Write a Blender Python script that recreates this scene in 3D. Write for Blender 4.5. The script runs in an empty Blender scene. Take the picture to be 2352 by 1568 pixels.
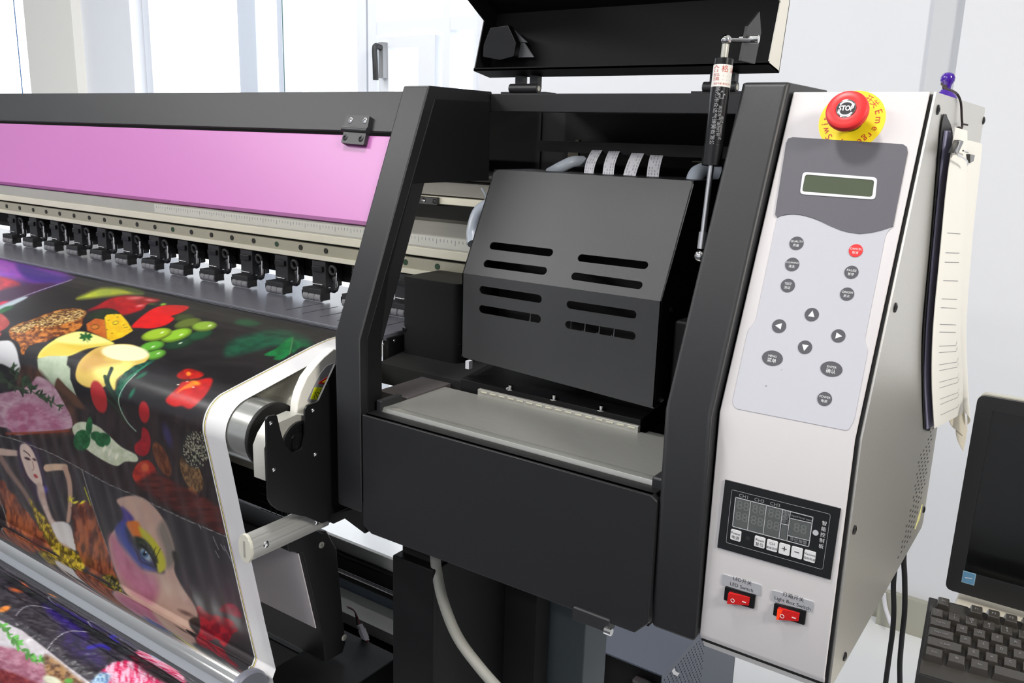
import bpy, bmesh, math, random
import numpy as np
from mathutils import Vector, Matrix
from mathutils.geometry import tessellate_polygon
random.seed(7); np.random.seed(7)
S = bpy.context.scene
COL = S.collection

# ------------------------------------------------------------------ camera, world, lights, exposure
PPX, PPY = 1176.0, 784.0
_vx = np.array([-1760., 224.]) - (PPX, PPY); _vy = np.array([2600., 355.]) - (PPX, PPY)
FPX = math.sqrt(-float(np.dot(_vx, _vy)))
_dX = -np.array([*_vx, FPX]); _dX /= np.linalg.norm(_dX)
_dY = np.array([*_vy, FPX]); _dY /= np.linalg.norm(_dY)
_dZ = np.cross(_dX, _dY)
RW = np.stack([_dX, _dY, _dZ], 1)          # world -> (right, down, forward)
CAM = np.array([0., 0., 1.35])
cd = bpy.data.cameras.new('camera'); cam = bpy.data.objects.new('camera', cd); COL.objects.link(cam)
cd.sensor_width = 36.0; cd.lens = FPX / 2352 * 36.0; cd.clip_start = 0.02; cd.clip_end = 100
_r, _d, _f = RW[0], RW[1], RW[2]
M = Matrix(((_r[0], -_d[0], -_f[0], CAM[0]), (_r[1], -_d[1], -_f[1], CAM[1]), (_r[2], -_d[2], -_f[2], CAM[2]), (0, 0, 0, 1)))
cam.matrix_world = M
S.camera = cam

w = bpy.data.worlds.new('daylight'); S.world = w; w.use_nodes = True
w.node_tree.nodes['Background'].inputs[0].default_value = (0.93, 0.965, 1.0, 1)
w.node_tree.nodes['Background'].inputs[1].default_value = 2.6
def area(name, loc, target, sx, sy, power, color=(1, 1, 1)):
    l = bpy.data.lights.new(name, 'AREA'); l.shape = 'RECTANGLE'; l.size = sx; l.size_y = sy; l.energy = power; l.color = color
    o = bpy.data.objects.new(name, l); COL.objects.link(o); o.location = loc
    o.rotation_euler = (Vector(target) - Vector(loc)).to_track_quat('-Z', 'Y').to_euler()
    return o
area('ceiling_or_fill_lamp', (-0.77, 0.35, 2.85), (-0.70, 0.55, 0), 0.24, 0.24, 22, (1.0, 0.985, 0.96))
area('ceiling_or_fill_lamp', (1.7, 0.1, 2.4), (-0.1, 1.0, 1.2), 0.5, 0.5, 48, (1.0, 0.95, 0.86))
area('ceiling_or_fill_lamp', (-2.7, -0.95, 2.85), (-1.9, 0.0, 0), 1.5, 0.12, 49, (1.0, 0.985, 0.96))
area('ceiling_or_fill_lamp', (-0.9, -2.0, 2.85), (-0.9, -1.6, 0), 1.4, 0.12, 29, (1.0, 0.99, 0.975))  # unseen fill lamp, added to brighten vertical faces and the front wall
area('added_led_strip', (-1.75, .845, 1.262), (-1.75, 1.06, 1.16), 1.95, .012, 1.9, (1.0, 0.98, 0.93))  # unseen strip added to brighten the rails, suggested by the LED switch
area('ceiling_or_fill_lamp', (-2.4, 1.6, 2.85), (-2.4, 1.9, 0), 1.2, 0.3, 16, (1.0, 0.99, 0.97))  # unseen lamp, added to brighten the columns by the back wall
S.view_settings.view_transform = 'Standard'; S.view_settings.look = 'None'
S.view_settings.gamma = 1; S.view_settings.use_curve_mapping = False
S.view_settings.exposure = -0.03
S.cycles.use_denoising = True
S.cycles.max_bounces = 8

# ------------------------------------------------------------------ pixel -> point on a real plane
def ray(px, py): return RW.T @ np.array([px - PPX, py - PPY, FPX])
def P(px, py, ax, v):
    d = ray(px, py); i = 'xyz'.index(ax); return Vector(CAM + (v - CAM[i]) / d[i] * d)
class Plane:
    """a flat face of the place: origin o, in-plane axes u, v, outward normal n"""
    def __init__(s, o, u, v):
        s.o = Vector(o); s.u = Vector(u).normalized(); s.v = Vector(v).normalized(); s.n = s.u.cross(s.v).normalized()
    def at(s, a, b, h=0): return s.o + s.u * a + s.v * b + s.n * h
    def px(s, x, y):
        d = Vector(ray(x, y)); c = Vector(CAM); t = (s.o - c).dot(s.n) / d.dot(s.n); q = c + d * t - s.o
        return (q.dot(s.u), q.dot(s.v))
    def scale(s, x, y, k=10):   # metres per pixel along u near a pixel
        a = s.px(x, y); b = s.px(x + k, y); return math.hypot(b[0] - a[0], b[1] - a[1]) / k
SL = math.atan2(.9235, .3836)
YF, ZB = .738, 1.104
SLAB = Plane((0, YF, ZB), (1, 0, 0), (0, .3836, .9235))        # slanted front of the frame
SPAN = Plane((0, .750, 1.1037), (1, 0, 0), (0, .3836, .9235))  # slanted front of the white panel
FPAN = Plane((0, .750, 0), (1, 0, 0), (0, 0, 1))               # lower front of the white panel
FFR = Plane((0, YF, 0), (1, 0, 0), (0, 0, 1))

# ------------------------------------------------------------------ materials
def lin(c):
    return tuple(((v / 255) / 12.92 if v / 255 <= .04045 else ((v / 255 + .055) / 1.055) ** 2.4) for v in c)
MATS = {}
def mat(name, rgb, rough=.5, metal=0., noise=0., nscale=40., bump=0., bscale=600., emit=0., spec=.5, coat=0., stretch=None, trans=0.):
    if name in MATS: return MATS[name]
    m = bpy.data.materials.new(name); m.use_nodes = True; nt = m.node_tree; b = nt.nodes['Principled BSDF']
    c = lin(rgb); b.inputs['Base Color'].default_value = (*c, 1); b.inputs['Roughness'].default_value = rough
    b.inputs['Metallic'].default_value = metal; b.inputs['Specular IOR Level'].default_value = spec
    b.inputs['Coat Weight'].default_value = coat
    if emit: b.inputs['Emission Color'].default_value = (*c, 1); b.inputs['Emission Strength'].default_value = emit
    if noise or bump:
        tc = nt.nodes.new('ShaderNodeTexCoord'); src = tc.outputs['Object']
        if stretch:
            mp = nt.nodes.new('ShaderNodeMapping'); mp.inputs['Scale'].default_value = stretch
            nt.links.new(src, mp.inputs[0]); src = mp.outputs[0]
    if noise:
        n = nt.nodes.new('ShaderNodeTexNoise'); n.inputs['Scale'].default_value = nscale; n.inputs['Detail'].default_value = 3
        nt.links.new(src, n.inputs['Vector'])
        r = nt.nodes.new('ShaderNodeMapRange'); r.inputs[3].default_value = 1 - noise; r.inputs[4].default_value = 1 + noise
        nt.links.new(n.outputs['Fac'], r.inputs[0])
        x = nt.nodes.new('ShaderNodeVectorMath'); x.operation = 'SCALE'; x.inputs[0].default_value = c
        nt.links.new(r.outputs[0], x.inputs['Scale']); nt.links.new(x.outputs[0], b.inputs['Base Color'])
    if bump:
        n2 = nt.nodes.new('ShaderNodeTexNoise'); n2.inputs['Scale'].default_value = bscale
        nt.links.new(src, n2.inputs['Vector'])
        bp = nt.nodes.new('ShaderNodeBump'); bp.inputs['Strength'].default_value = bump; bp.inputs['Distance'].default_value = .0006
        nt.links.new(n2.outputs['Fac'], bp.inputs['Height']); nt.links.new(bp.outputs[0], b.inputs['Normal'])
    MATS[name] = m
    return m
POW = mat('black_powder_coat', (29, 30, 33), .41, noise=.10, nscale=900, bump=.22, bscale=2600)
POWD = mat('black_sheet_steel', (17, 18, 20), .55, noise=.10, nscale=900, bump=.2, bscale=2600, spec=.25)
BLK = mat('matt_black_interior', (10, 10, 11), .8)
COV = mat('carriage_cover_coat', (57, 58, 60), .40, noise=.12, nscale=900, bump=.25, bscale=2600)
GLB = mat('gloss_black_plastic', (20, 20, 22), .22)
PLB = mat('black_plastic', (38, 39, 42), .45)
RUB = mat('dark_rubber', (128, 128, 133), .7)
PINK = mat('pink_acrylic', (178, 106, 168), .38, noise=.02, nscale=8)
WHT = mat('white_panel_paint', (210, 207, 209), .38, spec=.4)
MEMB = mat('pale_grey_membrane', (180, 181, 190), .45)
MEMD = mat('dark_grey_membrane', (86, 85, 93), .5, noise=.04, nscale=500)
BTN = mat('charcoal_button', (72, 73, 80), .5)
BTR = mat('red_button', (214, 30, 34), .45)
INKW = mat('white_print', (225, 225, 228), .5)
INKG = mat('grey_print', (150, 152, 156), .5)
INKK = mat('black_print', (35, 36, 40), .6)
STOPR = mat('red_mushroom_plastic', (222, 40, 42), .38)
YEL = mat('yellow_label', (246, 222, 20), .5)
INKR = mat('red_print', (196, 60, 30), .5)
SIDE = mat('silver_grey_side_sheet', (222, 220, 214), .40, metal=.85, noise=.05, nscale=300, bump=.2, bscale=1500)
STEEL = mat('brushed_steel', (190, 191, 187), .24, metal=.8, noise=.1, nscale=30, stretch=(1, 30, 30))
CHR = mat('chrome', (226, 226, 226), .07, metal=1.)
TRAY = mat('brushed_tray_steel', (150, 150, 146), .40, metal=.45, noise=.12, nscale=30, stretch=(2, 30, 30))
ALU = mat('anodised_aluminium', (196, 196, 194), .34, metal=.5, noise=.08, nscale=20, stretch=(30, 1, 30))
CRM = mat('cream_aluminium_rail', (220, 217, 200), .42, metal=.15, noise=.1, nscale=14, stretch=(1, 6, 6))
CRD = mat('grey_aluminium_face', (176, 175, 168), .4, metal=.3, noise=.1, nscale=14, stretch=(1, 8, 8))
RULM = mat('steel_ruler', (176, 176, 170), .38, metal=.2, noise=.1, nscale=12)
PLAT = mat('anodised_grey_platen', (112, 113, 123), .26, metal=.1, noise=.06, nscale=300)
CREAM = mat('cream_enamel', (208, 206, 194), .35)
LCD = mat('unlit_green_lcd', (78, 86, 70), .2)
SLV = mat('silver_bezel', (215, 216, 220), .35, metal=.3)
CONDG = mat('grey_corrugated_conduit', (140, 140, 134), .6)
CABK = mat('black_cable_rubber', (30, 31, 34), .5)
FFC = mat('white_ribbon_cable', (222, 222, 230), .5)
TUBE = mat('milky_plastic_tube', (170, 178, 190), .35)
WALL = mat('white_wall_paint', (226, 228, 234), .8, noise=.015, nscale=6)
FLOOR = mat('white_epoxy_floor', (234, 236, 238), .16, noise=.05, nscale=4)
CEIL = mat('ceiling_paint', (232, 232, 230), .9)
BASEB = mat('grey_metal_skirting', (176, 175, 162), .4, metal=.3)
WINF = mat('white_window_frame', (232, 236, 244), .5)
DESK = mat('cream_desk_top', (226, 220, 205), .45)
KEYM = mat('black_keycap', (62, 59, 56), .24, spec=.9, coat=.5)
PCM = mat('grey_blue_steel_case', (92, 98, 112), .38, metal=.5)
PURP = mat('purple_plastic', (62, 20, 140), .15, coat=.4)
PAPER = mat('white_paper', (240, 238, 232), .7)
PAPL = mat('lilac_page_edge', (150, 148, 178), .7)
def glass_mat():
    m = bpy.data.materials.new('window_glass'); m.use_nodes = True; nt = m.node_tree; nt.nodes.clear()
    o = nt.nodes.new('ShaderNodeOutputMaterial'); mx = nt.nodes.new('ShaderNodeMixShader')
    t = nt.nodes.new('ShaderNodeBsdfTransparent'); g = nt.nodes.new('ShaderNodeBsdfGlossy'); g.inputs['Roughness'].default_value = .02
    mx.inputs[0].default_value = .06; nt.links.new(t.outputs[0], mx.inputs[1]); nt.links.new(g.outputs[0], mx.inputs[2])
    nt.links.new(mx.outputs[0], o.inputs[0]); return m
GLASS = glass_mat()
def vcol_mat(name, rough=.25, coat=0.):
    m = bpy.data.materials.new(name); m.use_nodes = True; nt = m.node_tree; b = nt.nodes['Principled BSDF']
    a = nt.nodes.new('ShaderNodeVertexColor'); a.layer_name = 'print'
    nt.links.new(a.outputs[0], b.inputs['Base Color']); b.inputs['Roughness'].default_value = rough
    b.inputs['Coat Weight'].default_value = coat; b.inputs['Coat Roughness'].default_value = .2
    return m
VINYL = vcol_mat('glossy_printed_vinyl', .34)

# ------------------------------------------------------------------ mesh builder
WL = {}
def link(o, parent, loc):
    COL.objects.link(o); loc = Vector(loc); WL[o.name] = loc
    if parent is not None: o.parent = parent; o.location = loc - WL[parent.name]
    else: o.location = loc
    return o
def meta(o, label=None, cat=None, group=None, kind=None):
    if label: o['label'] = label
    if cat: o['category'] = cat
    if group: o['group'] = group
    if kind: o['kind'] = kind
    return o
def empty(name, loc, label, cat, group=None):
    o = bpy.data.objects.new(name, None); o.empty_display_size = .05; link(o, None, loc); return meta(o, label, cat, group)
class MB:
    def __init__(s): s.v = []; s.f = []; s.m = []; s.mats = []
    def mi(s, m):
        if m not in s.mats: s.mats.append(m)
        return s.mats.index(m)
    def add(s, vs, fs, m):
        o = len(s.v); i = s.mi(m); s.v += [tuple(v) for v in vs]; s.f += [tuple(o + k for k in f) for f in fs]; s.m += [i] * len(fs); return s
    def box(s, x0, x1, y0, y1, z0, z1, m, T=None):
        vs = [Vector((x, y, z)) for x in (x0, x1) for y in (y0, y1) for z in (z0, z1)]
        if T: vs = [T(v) for v in vs]
        return s.add(vs, [(0, 1, 3, 2), (4, 6, 7, 5), (0, 4, 5, 1), (2, 3, 7, 6), (0, 2, 6, 4), (1, 5, 7, 3)], m)
    def prism(s, poly, f0, f1, m, cap=True):
        """poly: list of 2D; f0, f1: functions 2D -> 3D of the two end faces"""
        n = len(poly); vs = [f0(p) for p in poly] + [f1(p) for p in poly]
        fs = [(i, (i + 1) % n, n + (i + 1) % n, n + i) for i in range(n)]
        if cap:
            t = tessellate_polygon([[Vector((p[0], p[1], 0)) for p in poly]])
            fs += [tuple(k) for k in t] + [tuple(n + j for j in reversed(k)) for k in t]
        return s.add(vs, fs, m)
    def xprism(s, yz, x0, x1, m): return s.prism(yz, lambda p: (x0, p[0], p[1]), lambda p: (x1, p[0], p[1]), m)
    def plate(s, pl, loops, h0, h1, m):
        """flat plate with holes on plane pl between heights h0 and h1; loops in plane coordinates"""
        t = tessellate_polygon([[Vector((p[0], p[1], 0)) for p in l] for l in loops])
        allp = [p for l in loops for p in l]; n = len(allp)
        vs = [pl.at(p[0], p[1], h1) for p in allp] + [pl.at(p[0], p[1], h0) for p in allp]
        fs = [tuple(k) for k in t] + [tuple(n + j for j in reversed(k)) for k in t]
        b = 0
        for l in loops:
            c = len(l); fs += [(b + i, b + (i + 1) % c, n + b + (i + 1) % c, n + b + i) for i in range(c)]; b += c
        return s.add(vs, fs, m)
    def pxplate(s, pl, pts, h0, h1, m, rnd=0):
        L = [pl.px(*p) for p in pts]
        if rnd: L = roundpoly(L, rnd)
        return s.plate(pl, [L], h0, h1, m)
    def cyl(s, a, b, r, m, n=24, r2=None, caps=True):
        a = Vector(a); b = Vector(b); d = (b - a).normalized(); u = d.orthogonal().normalized(); v = d.cross(u); r2 = r if r2 is None else r2
        vs = [a + (u * math.cos(t) + v * math.sin(t)) * r for t in [2 * math.pi * i / n for i in range(n)]]
        vs += [b + (u * math.cos(t) + v * math.sin(t)) * r2 for t in [2 * math.pi * i / n for i in range(n)]]
        fs = [(i, (i + 1) % n, n + (i + 1) % n, n + i) for i in range(n)]
        if caps: fs += [tuple(reversed(range(n))), tuple(range(n, 2 * n))]
        return s.add(vs, fs, m)
    def lathe(s, o, ax, prof, m, n=32):
        """prof: list of (r, h) along axis ax from o"""
        o = Vector(o); d = Vector(ax).normalized(); u = d.orthogonal().normalized(); v = d.cross(u); vs = []; fs = []
        for r, h in prof:
            for i in range(n):
                t = 2 * math.pi * i / n; vs.append(o + d * h + (u * math.cos(t) + v * math.sin(t)) * max(r, 1e-5))
        for k in range(len(prof) - 1):
            for i in range(n):
                j = (i + 1) % n; fs.append((k * n + i, k * n + j, (k + 1) * n + j, (k + 1) * n + i))
        return s.add(vs, fs, m)
    def ring(s, o, ax, R, r, m, n=24, k=10):
        d = Vector(ax).normalized(); u = d.orthogonal().normalized(); v = d.cross(u); o = Vector(o); vs = []; fs = []
        for i in range(n):
            t = 2 * math.pi * i / n; e = u * math.cos(t) + v * math.sin(t)
            for j in range(k):
                q = 2 * math.pi * j / k; vs.append(o + e * (R + r * math.cos(q)) + d * (r * math.sin(q)))
        for i in range(n):
            for j in range(k):
                fs.append((i * k + j, ((i + 1) % n) * k + j, ((i + 1) % n) * k + (j + 1) % k, i * k + (j + 1) % k))
        return s.add(vs, fs, m)
    def tube(s, pts, r, m, n=12, sub=6):
        p = catmull(pts, sub) if sub > 1 else [Vector(q) for q in pts]
        vs = []; fs = []; up = Vector((0, 0, 1)); prev = None
        for i, c in enumerate(p):
            d = (p[min(i + 1, len(p) - 1)] - p[max(i - 1, 0)]).normalized()
            u = d.orthogonal().normalized() if prev is None else (prev - d * prev.dot(d)).normalized()
            prev = u; v = d.cross(u)
            vs += [c + (u * math.cos(2 * math.pi * k / n) + v * math.sin(2 * math.pi * k / n)) * r for k in range(n)]
        for i in range(len(p) - 1):
            for k in range(n): fs.append((i * n + k, i * n + (k + 1) % n, (i + 1) * n + (k + 1) % n, (i + 1) * n + k))
        fs += [tuple(reversed(range(n))), tuple((len(p) - 1) * n + k for k in range(n))]
        return s.add(vs, fs, m)
    def sphere(s, c, r, m, n=16):
        return s.lathe(Vector(c) - Vector((0, 0, 0)), (0, 0, 1), [(r * math.sin(math.pi * i / n), -r * math.cos(math.pi * i / n)) for i in range(n + 1)], m, n * 2)
    def text(s, txt, pl, c, size, m, h=.0002, rot=0., sx=1.):
        vs, fs = glyphs(txt)
        if not vs: return s
        cr, sr = math.cos(rot), math.sin(rot)
        return s.add([pl.at(c[0] + (x * cr * sx - y * sr) * size, c[1] + (x * sr * sx + y * cr) * size, h) for x, y in vs], fs, m)
    def build(s, name, parent=None, bevel=0., smooth=True, seg=2):
        bb = np.array(s.v); c = (bb.min(0) + bb.max(0)) / 2
        me = bpy.data.meshes.new(name); me.from_pydata([tuple(np.array(v) - c) for v in s.v], [], s.f)
        for m in s.mats: me.materials.append(m)
        me.polygons.foreach_set('material_index', s.m)
        me.validate(); bm = bmesh.new(); bm.from_mesh(me); bmesh.ops.recalc_face_normals(bm, faces=bm.faces); bm.to_mesh(me); bm.free()
        if smooth:
            me.polygons.foreach_set('use_smooth', [True] * len(me.polygons)); me.set_sharp_from_angle(angle=math.radians(32))
        o = bpy.data.objects.new(name, me); link(o, parent, c)
        if bevel:
            b = o.modifiers.new('bevel', 'BEVEL'); b.width = bevel; b.segments = seg; b.limit_method = 'ANGLE'; b.angle_limit = math.radians(40)
            b.harden_normals = True
        return o
def catmull(pts, sub):
    p = [Vector(q) for q in pts]; p = [p[0] * 2 - p[1]] + p + [p[-1] * 2 - p[-2]]; out = []
    for i in range(1, len(p) - 2):
        for k in range(sub):
            t = k / sub; a, b, c, d = p[i - 1:i + 3]
            out.append(.5 * ((2 * b) + (c - a) * t + (2 * a - 5 * b + 4 * c - d) * t * t + (3 * b - a - 3 * c + d) * t ** 3))
    out.append(p[-2]); return out
def roundpoly(L, r, k=5):
    out = []; n = len(L)
    for i in range(n):
        p = Vector(L[i]); a = Vector(L[i - 1]) - p; b = Vector(L[(i + 1) % n]) - p
        q = min(r, a.length * .45, b.length * .45); A = p + a.normalized() * q; B = p + b.normalized() * q
        for j in range(k + 1):
            t = j / k; out.append(tuple(A * (1 - t) ** 2 + p * 2 * t * (1 - t) + B * t * t))
    return out
def circ2(c, r, n=32, ry=None):
    ry = r if ry is None else ry
    return [(c[0] + r * math.cos(2 * math.pi * i / n), c[1] + ry * math.sin(2 * math.pi * i / n)) for i in range(n)]
def slot2(a, b, r, n=8):
    a = Vector(a); b = Vector(b); d = (b - a).normalized(); nrm = Vector((-d.y, d.x)); out = []
    for i in range(n + 1):
        t = math.pi * i / n; out.append(tuple(b + (nrm * -math.cos(t) + d * math.sin(t)) * r))
    for i in range(n + 1):
        t = math.pi * i / n; out.append(tuple(a + (nrm * math.cos(t) - d * math.sin(t)) * r))
    return out
_G = {}
def glyphs(t):
    if t in _G: return _G[t]
    c = bpy.data.curves.new('lettering', 'FONT'); c.body = t; c.align_x = 'CENTER'; c.align_y = 'CENTER'; c.resolution_u = 3
    o = bpy.data.objects.new('lettering', c); COL.objects.link(o)
    dg = bpy.context.evaluated_depsgraph_get(); e = o.evaluated_get(dg); me = e.to_mesh()
    r = ([(v.co.x, v.co.y) for v in me.vertices], [tuple(p.vertices) for p in me.polygons])
    e.to_mesh_clear(); bpy.data.objects.remove(o); bpy.data.curves.remove(c)
    _G[t] = r; return r
def screw(pl, c, r, parent, m=CHR, h=.0, name='screw', dome=.35):
    b = MB(); b.lathe(pl.at(c[0], c[1], h), pl.n, [(r, 0), (r, r * .2), (r * .85, r * dome), (r * .45, r * dome * 1.3), (r * .42, r * .15), (0, r * .15)], m, 16)
    return b.build(name, parent)

# ------------------------------------------------------------------ the setting
XW0 = -9.5
def struct(o): o['kind'] = 'structure'; return o
b = MB(); b.box(XW0, 3, .55, 2.75, -.05, 0, FLOOR); b.box(XW0, 3, -3.2, .55, -.05, 0, mat('reflection_dark_floor', (66, 66, 70), .6)); struct(b.build('floor', smooth=False))  # unseen front floor darkened to dim what the black panels reflect
b = MB(); b.box(XW0, 3, -3.2, 2.75, 2.95, 3.0, CEIL); struct(b.build('ceiling', smooth=False))
b = MB(); b.box(2.9, 3, -3.2, 2.75, 0, 2.95, WALL); struct(b.build('wall_right', smooth=False))
b = MB(); b.box(XW0, 3, -3.2, -3.1, 0, 2.95, WALL); struct(b.build('wall_front', smooth=False))
b = MB(); b.box(XW0, XW0 + .1, -3.1, 2.75, 0, 2.95, WALL); struct(b.build('wall_left', smooth=False))
# back wall: solid to the right of the casement, pilaster with a corner at the far right
b = MB(); b.box(-1.93, -.396, 2.54, 2.70, 0, 2.95, WALL); b.box(-.396, 2.9, 2.50, 2.70, 0, 2.95, WALL); struct(b.build('wall_back', smooth=False))
b = MB(); b.box(-.470, -.400, 2.525, 2.539, .112, 2.95, mat('grey_pilaster_paint', (205, 207, 212), .8)); struct(b.build('trim_1', smooth=False))
b = MB(); b.box(-1.93, -.398, 2.520, 2.539, 0, .108, BASEB); b.box(-.398, 2.9, 2.480, 2.499, 0, .108, BASEB)
b.box(-1.93, -.398, 2.516, 2.539, .103, .112, BASEB); struct(b.build('baseboard_back', smooth=False))
# columns between the tall panes
CREAMW = mat('cream_column_paint', (244, 242, 236), .8); BLUW = mat('pale_column_paint', (242, 245, 251), .8)
b = MB(); b.box(-4.86, -4.40, 2.45, 2.70, 0, 2.95, CREAMW); b.box(-4.40, -3.98, 2.50, 2.70, 0, 2.95, BLUW); struct(b.build('wall_column', smooth=False))
b = MB(); b.box(-3.32, -3.20, 2.6, 2.70, 0, 2.95, mat('window_reveal_white', (226, 234, 248), .7)); b.box(-3.06, -3.03, 2.60, 2.70, 0, 2.95, MATS['window_reveal_white']); struct(b.build('trim_2', smooth=False))
def win(n, x0, x1, z0, z1, bars_x, bars_z, w=.05):
    b = MB(); y0, y1 = 2.56, 2.62
    b.box(x0, x0 + w, y0, y1, z0, z1, WINF); b.box(x1 - w, x1, y0, y1, z0, z1, WINF)
    b.box(x0 + w, x1 - w, y0, y1, z0, z0 + w, WINF); b.box(x0 + w, x1 - w, y0, y1, z1 - w, z1, WINF)
    for a, c in bars_x: b.box(a, c, y0 + .002, y1 - .002, z0 + w, z1 - w, WINF)
    for a, c in bars_z: b.box(x0 + w, x1 - w, y0 + .004, y1 - .004, a, c, WINF)
    o = struct(b.build('window_%d' % n, smooth=False))
    g = MB(); g.box(x0 + w * .5, x1 - w * .5, 2.588, 2.592, z0 + w * .5, z1 - w * .5, GLASS); g.build('pane', o, smooth=False)
    return o
w1 = win(1, -2.49, -1.93, .0, 2.95, [(-2.12, -2.085)], [(1.715, 1.76)], .045)
b = MB(); b.box(-2.42, -2.37, 2.545, 2.58, .06, 1.70, WINF); b.box(-2.22, -2.14, 2.545, 2.58, .06, 1.70, WINF); b.box(-2.37, -2.22, 2.545, 2.58, 1.66, 1.70, WINF); b.build('sash', w1)
b = MB(); q = P(866, 140, 'y', 2.50)
b.box(q.x - .012, q.x + .012, 2.52, 2.545, 1.55, 1.68, INKG); b.tube([(q.x, 2.52, 1.66), (q.x, 2.49, 1.66), (q.x + .01, 2.48, 1.60), (q.x + .012, 2.48, 1.54)], .011, PLB, 8); b.build('window_handle', w1)
SEAM = mat('dark_glass_joint', (90, 120, 120), .4)
w2 = win(2, -3.97, -2.50, .0, 2.95, [], [])
b = MB(); b.box(-3.012, -3.007, 2.586, 2.5875, 0, 2.95, SEAM); b.build('glass_joint', w2, smooth=False)
w3 = win(3, -9.4, -4.87, .0, 2.95, [], [])
b = MB(); b.box(-5.235, -5.226, 2.586, 2.5875, 0, 2.95, mat('blue_glass_joint', (70, 120, 180), .4)); b.build('glass_joint', w3, smooth=False)

# ------------------------------------------------------------------ the printer
PR = empty('large_format_printer', (-1.2, 1.0, 0), 'wide black roll printer with a pink front cover, raised lid and white control tower', 'printer')
def part(b, name, bevel=0., parent=None, label=None, **k):
    o = b.build(name, parent or PR, bevel=bevel, **k)
    if label: o['label'] = label
    return o
XL = -2.75
def sl(s, off=0.):   # point on the slanted front line, s metres up from the bend, off = outward
    return (YF + .3836 * s - .9235 * off, ZB + .9235 * s + .3836 * off)
ZT = 1.405; ST = (ZT - ZB) / .9235
yT = sl(ST)[0]
def frame_profile(depth, zbot):
    a = sl(0); t = sl(ST + .004)
    return [(YF, zbot), a, t, (1.00, t[1]), (1.00, t[1] - .018), (t[0] + depth * .9, t[1] - .018), (YF + depth, ZB - depth * .35), (YF + depth, zbot)]
# frame post between pink cover and head bay
b = MB(); b.xprism(frame_profile(.040, .874), -.779, -.736, POW); part(b, 'frame_post', .003)
# inner side flange of the post (dark, faces the bay)
b = MB(); b.xprism([(YF + .012, .88), (YF + .012, ZB), (sl(ST)[0] + .012, ZT - .012), (.995, ZT - .01), (.995, 1.288), (.833, 1.288), (.790, 1.180), (.775, 1.10), (.775, .88)], -.742, -.735, POWD); part(b, 'bay_side_plate', .0015)
# right pillar
b = MB(); pf = frame_profile(.05, .866); pf[0] = (YF + .006, .862); b.xprism(pf, -.329, -.2815, POW); part(b, 'frame_pillar', .005, seg=3)
b = MB(); b.xprism([(YF + .02, .86), (YF + .02, ZB), (sl(ST)[0] + .02, ZT - .004), (1.2, ZT - .004), (1.2, .86)], -.320, -.290, POWD); part(b, 'bay_wall')
# long top cover left of the post (slanted) and its top
s0 = SLAB.px(884, 300)[1]
b = MB(); o1 = -.004
b.xprism([sl(s0, o1), sl(ST - .002, o1), (1.2, ZT - .002), (1.2, ZT - .004), (sl(ST)[0] + .006, ZT - .006), sl(s0, o1 - .004)], XL, -.7795, POW); part(b, 'top_cover', .0012)
# pink cover
s1 = SLAB.px(829, 507)[1]; s2 = SLAB.px(884, 309)[1]
b = MB(); b.xprism([sl(s1, -.005), sl(s2, -.005), sl(s2, -.009), sl(s1, -.009)], XL, -.7795, PINK); part(b, 'front_cover', .001, label='pink hinged front cover')
b = MB(); b.xprism([sl(s1 - .004, -.004), sl(s1 + .001, -.004), sl(s1 + .001, -.012), sl(s1 - .004, -.012)], XL, -.7795, mat('magenta_edge', (120, 50, 110), .5)); part(b, 'cover_edge_strip')
# hinge
HP = Plane(SLAB.at(0, 0, -.004), (1, 0, 0), SLAB.v)
def hp(pts, h0, h1, nm, m=PLB, rnd=.002, parent=None, bev=.0012):
    b = MB(); b.pxplate(HP, pts, h0, h1, m, rnd); return part(b, nm, bev, parent=parent)
hg = hp([(803, 268), (856, 270), (851, 298), (796, 294)], 0, .006, 'hinge')
hp([(797, 304), (848, 308), (842, 337), (790, 332)], 0, .006, 'leaf', parent=hg)
b = MB(); a = HP.px(794, 300); c = HP.px(851, 304); b.cyl(HP.at(*a, .005), HP.at(*c, .005), .0042, PLB, 16); b.build('knuckle', hg)
for q in [(812, 281), (845, 282), (800, 320), (836, 323)]:
    screw(HP, HP.px(*q), .0042, hg, CHR if q[1] < 300 else PLB, .0055)

# ---- linear beam with ruler and guide rail
def xb(yz, x0, x1, m, name, bev=0., **k):
    b = MB(); b.xprism(yz, x0, x1, m); return part(b, name, bev, **k)
XR = -.40
Zr = lambda px, py: P(px, py, 'y', 1.04).z
z_bot = 1.128; z_hb = 1.1375; z_ht = 1.1555; z_g = 1.160; z_c = 1.1745; z_r = 1.1945; z_t = 1.2145
xb([(1.045, z_bot), (1.040, z_bot + .001), (1.040, z_hb), (1.10, z_hb), (1.10, z_bot)], XL, XR, CRM, 'beam_foot', .001)
xb([(1.043, z_hb), (1.043, z_ht), (1.10, z_ht), (1.10, z_hb)], XL, XR, mat('warm_steel_rail', (168, 165, 148), .36, metal=.2, noise=.12, nscale=10), 'guide_rail')
xb([(1.052, z_ht), (1.052, z_g), (1.10, z_g), (1.10, z_ht)], XL, XR, BLK, 'rail_groove')
xb([(1.040, z_g), (1.040, z_c), (1.10, z_c), (1.10, z_g)], XL, XR, CRM, 'beam_rib', .0015)
xb([(1.044, z_c), (1.044, z_r), (1.12, z_r), (1.12, z_c)], XL, XR, RULM, 'beam_face')
RP = Plane((0, 1.0436, 0), (1, 0, 0), (0, 0, 1))
b = MB(); b.box(-1.62, XR, 1.0425, 1.0442, z_c + .002, z_r - .001, mat('pale_steel_scale', (206, 206, 198), .35, metal=.2, noise=.06, nscale=20))
rp = Plane((0, 1.0424, 0), (1, 0, 0), (0, 0, 1))
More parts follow.
